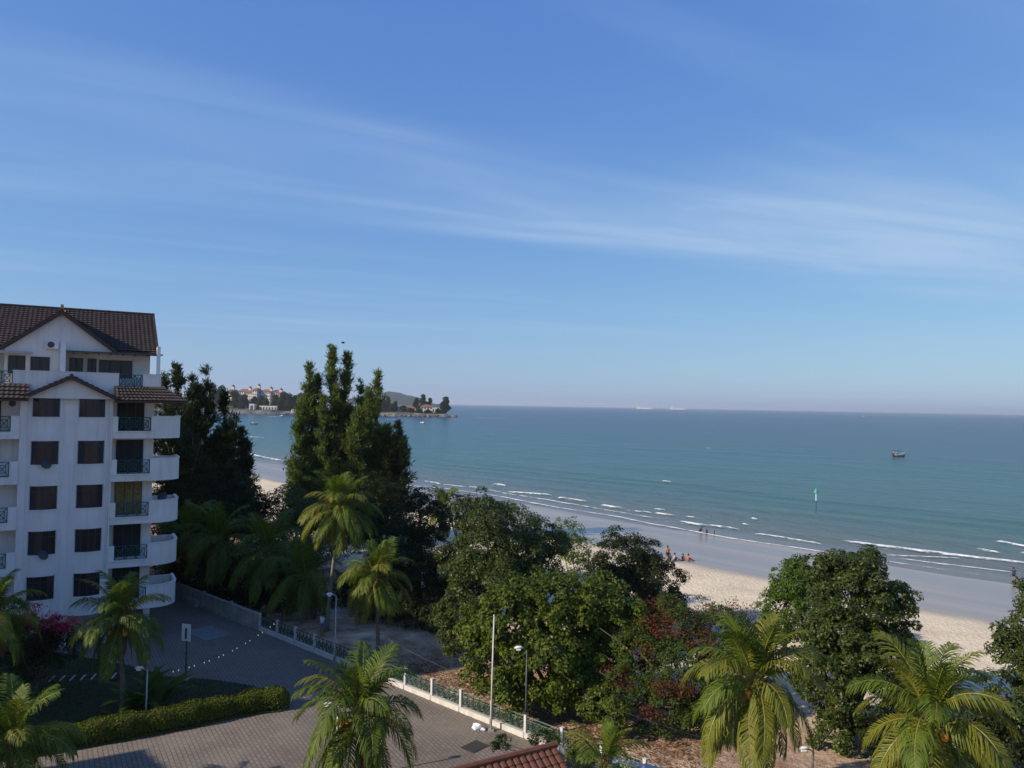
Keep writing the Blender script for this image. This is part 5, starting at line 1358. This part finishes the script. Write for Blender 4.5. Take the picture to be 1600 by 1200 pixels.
for a, t_ in ((404, 601), (390, 605), (424, 605), (440, 607), (362, 603)):
    b = MB(); zt = CAMZ+(627-t_)*k-3; x = hx(a); b.box(x-2, x+2, 2, 6, zt-9, zt-2.5); b.build('turret', 'far_white', e)
    b = MB(); b.lathe([(3.6, 0), (.2, 3.0)], 4, (x, 4, zt-2.5)); b.build('turret_roof', 'far_roof', e)
def villa(px0, px1, pt, label, rows=2, cols=4, D=HD, z0=3, flat=False, name='villa'):
    a = at(px0, 640, D); b_ = at(px1, 640, D); zt = CAMZ+(633+(px0-800)*.0178-pt)*D/F; e = empty(name, (a.x, D, z0), R(3), label, 'house', 'buildings on the far shore')
    block(e, 0, b_.x-a.x, 12, 0, zt-z0-(0 if flat else 3.5), rows, cols, not flat, 'far_white', 3.5)
villa(622, 649, 634, 'wide white villa with a red roof among headland trees', cols=5)
villa(657, 676, 632, 'red roofed white villa nearest the headland tip', cols=4)
villa(675, 687, 637, 'small white annex beside the headland villa', 1, 3, flat=True, name='annex')
villa(389, 397, 631, 'white square pavilion on the far sea wall', 1, 1, HD-20, 1, True, 'pavilion')
villa(405, 432, 634, 'long low white pavilion on the far sea wall', 1, 6, HD-15, 1, True, 'pavilion')
villa(455, 463, 640, 'small white hut at the right end of the far sea wall', 1, 1, HD-20, 1, True, 'hut')
FTL = ['tallest tree on the headland, rising between the two villas', 'thin tall tree left of the tallest headland tree', 'thin tree right of the tallest headland tree', 'round dark tree standing alone at the headland tip', 'lower tree pressed against the round tree at the headland tip', 'low tree in front of the left end of the wide villa', 'low tree in front of the right end of the wide villa', 'low bush-like tree between the two headland villas', 'spreading tree just left of the wide villa', 'tall thin headland tree beside the right casuarina', 'broad headland tree half hidden by the right casuarina', 'slim tree behind the left end of the wide villa', 'low tree in front of the red roofed villa', 'low tree in front of the small annex', 'dark tree behind the square pavilion', 'dark tree in front of the hotel tower', 'low tree above the long pavilion', 'tree in front of the hotel centre, over the long pavilion', 'tree in front of the right hotel wing', 'tall tree at the right end of the hotel', 'tree right of the hotel on the far sea wall', 'rightmost tree beside the hotel, touching the casuarina', 'tree left of the square pavilion below the hotel', 'tree below the left hotel wing', 'tall tree rising left of the hotel', 'leftmost tall tree behind the dark casuarina on the far shore', 'low tree right of the long pavilion', 'low tree beside the small hut on the sea wall', 'small tree between the square and long pavilions', 'headland tree hidden behind the middle casuarinas, right one', 'headland tree hidden behind the middle casuarinas, left one']
rgt = np.random.default_rng(44)
for i, (px, pt, pb, wd, kd) in enumerate(((660, 616, 645, 11, 1), (651, 622, 645, 9, 1), (672, 622, 645, 8, 1), (696, 621, 648, 10, 0), (691, 630, 648, 8, 0), (630, 636, 648, 9, 0), (640, 640, 648, 8, 0), (655, 641, 649, 8, 0), (613, 634, 648, 11, 0), (605, 620, 648, 9, 1), (598, 626, 648, 10, 0), (618, 628, 646, 7, 1), (668, 642, 649, 6, 0), (684, 641, 649, 6, 0),
        (396, 622, 636, 11, 0), (408, 620, 636, 10, 0), (415, 625, 640, 9, 0), (430, 618, 640, 11, 0), (442, 614, 640, 11, 0), (452, 616, 641, 11, 0), (462, 620, 641, 11, 0), (470, 616, 642, 12, 0), (380, 618, 640, 11, 0), (365, 612, 640, 12, 0), (345, 604, 640, 14, 0), (332, 600, 640, 14, 0), (437, 628, 643, 9, 0), (450, 630, 643, 9, 0), (402, 630, 640, 6, 0), (585, 630, 648, 12, 0), (568, 628, 648, 12, 0))):
    D = HD+(25 if pt < 625 else -6)+rgt.uniform(-4, 10); D = HD+75+i*.5 if px in (345, 332) else D
    wd = wd*(1.45 if kd else 1.15); kq = D/F; base = at(px, pb, D); zt = CAMZ+(627+(px-400)*.0178-pt)*kq; zb = 3.0; r_ = wd*kq
    e = empty('far_tree', (base.x, D, zb), 0, FTL[i], 'tree', 'trees on the far shore')
    hh_ = zt-zb; bl = []
    for j in range(6):
        q = j/5; rr = r_*(.75 if kd else .8)*(1-.55*q if kd else (1-.35*abs(q-.4)))*.62
        bl.append(((rgt.uniform(-.45, .45)*r_*(1-q), rgt.uniform(-.4, .4)*r_, max(rr*.6, hh_*(.18+.72*q)-rr*.2)), (rr, rr, rr*.9)))
    P, N, T, L = crown_leaves(rgt, bl, 1.5, .30, .42, aspect=.6)
    V, Q = leaf_quads(P, N, T, L, L*.6); link('crown', np_mesh('crown', V, Q, 'far_leaf'), e)
    b = MB(); b.tube([(0, 0, -1), (0, 0, hh_*.7)], [.5, .2], 6); b.build('trunk', 'bark', e)
# distant island hill
mb = MB(); D = 4300.0; nx, ny = 60, 10; x0, x1 = at(560, 630, D).x, at(700, 630, D).x
prof = [(560, 12), (580, 17), (600, 19.5), (612, 19), (625, 16.5), (640, 13), (650, 10), (658, 6), (668, 3), (690, .5), (700, -1)]
for i in range(nx):
    px = 560+140*i/(nx-1); hgt = np.interp(px, [a for a, _ in prof], [b_ for _, b_ in prof])*D/F+SEA+17
    hgt = hgt if px < 690 else 2
    for j in range(ny):
        q = j/(ny-1); y = D+(q-.35)*1100; mb.v.append((x0+(x1-x0)*i/(nx-1), y, (hgt+1.5*math.sin(i*.9+j)+2.0*math.sin(i*.35+1))*math.sin(math.pi*min(1, max(0, q*.95+.03)))**.7-4))
for i in range(nx-1):
    for j in range(ny-1): mb.f.append((i*ny+j, (i+1)*ny+j, (i+1)*ny+j+1, i*ny+j+1)); mb.m.append(0)
tag(mb.build('hill', 'hill_green', None, smooth=True), kind='structure')

# ------------------------------------------------------------------ haze
m = bpy.data.materials.new('haze'); m.use_nodes = True; nt = m.node_tree; nt.nodes.clear()
pv = nt.nodes.new('ShaderNodeVolumePrincipled'); pv.inputs['Color'].default_value = (0.80, 0.88, 1.0, 1); pv.inputs['Density'].default_value = 0.00006
pv.inputs['Anisotropy'].default_value = 0.2
oo = nt.nodes.new('ShaderNodeOutputMaterial'); nt.links.new(pv.outputs[0], oo.inputs['Volume']); MATS['haze'] = m
hz = MB(); hz.box(-44000, 44000, -44000, 44000, -7.2, 175)
tag(hz.build('haze', 'haze'), 'thin pale sea haze over the bay', 'haze', kind='stuff')
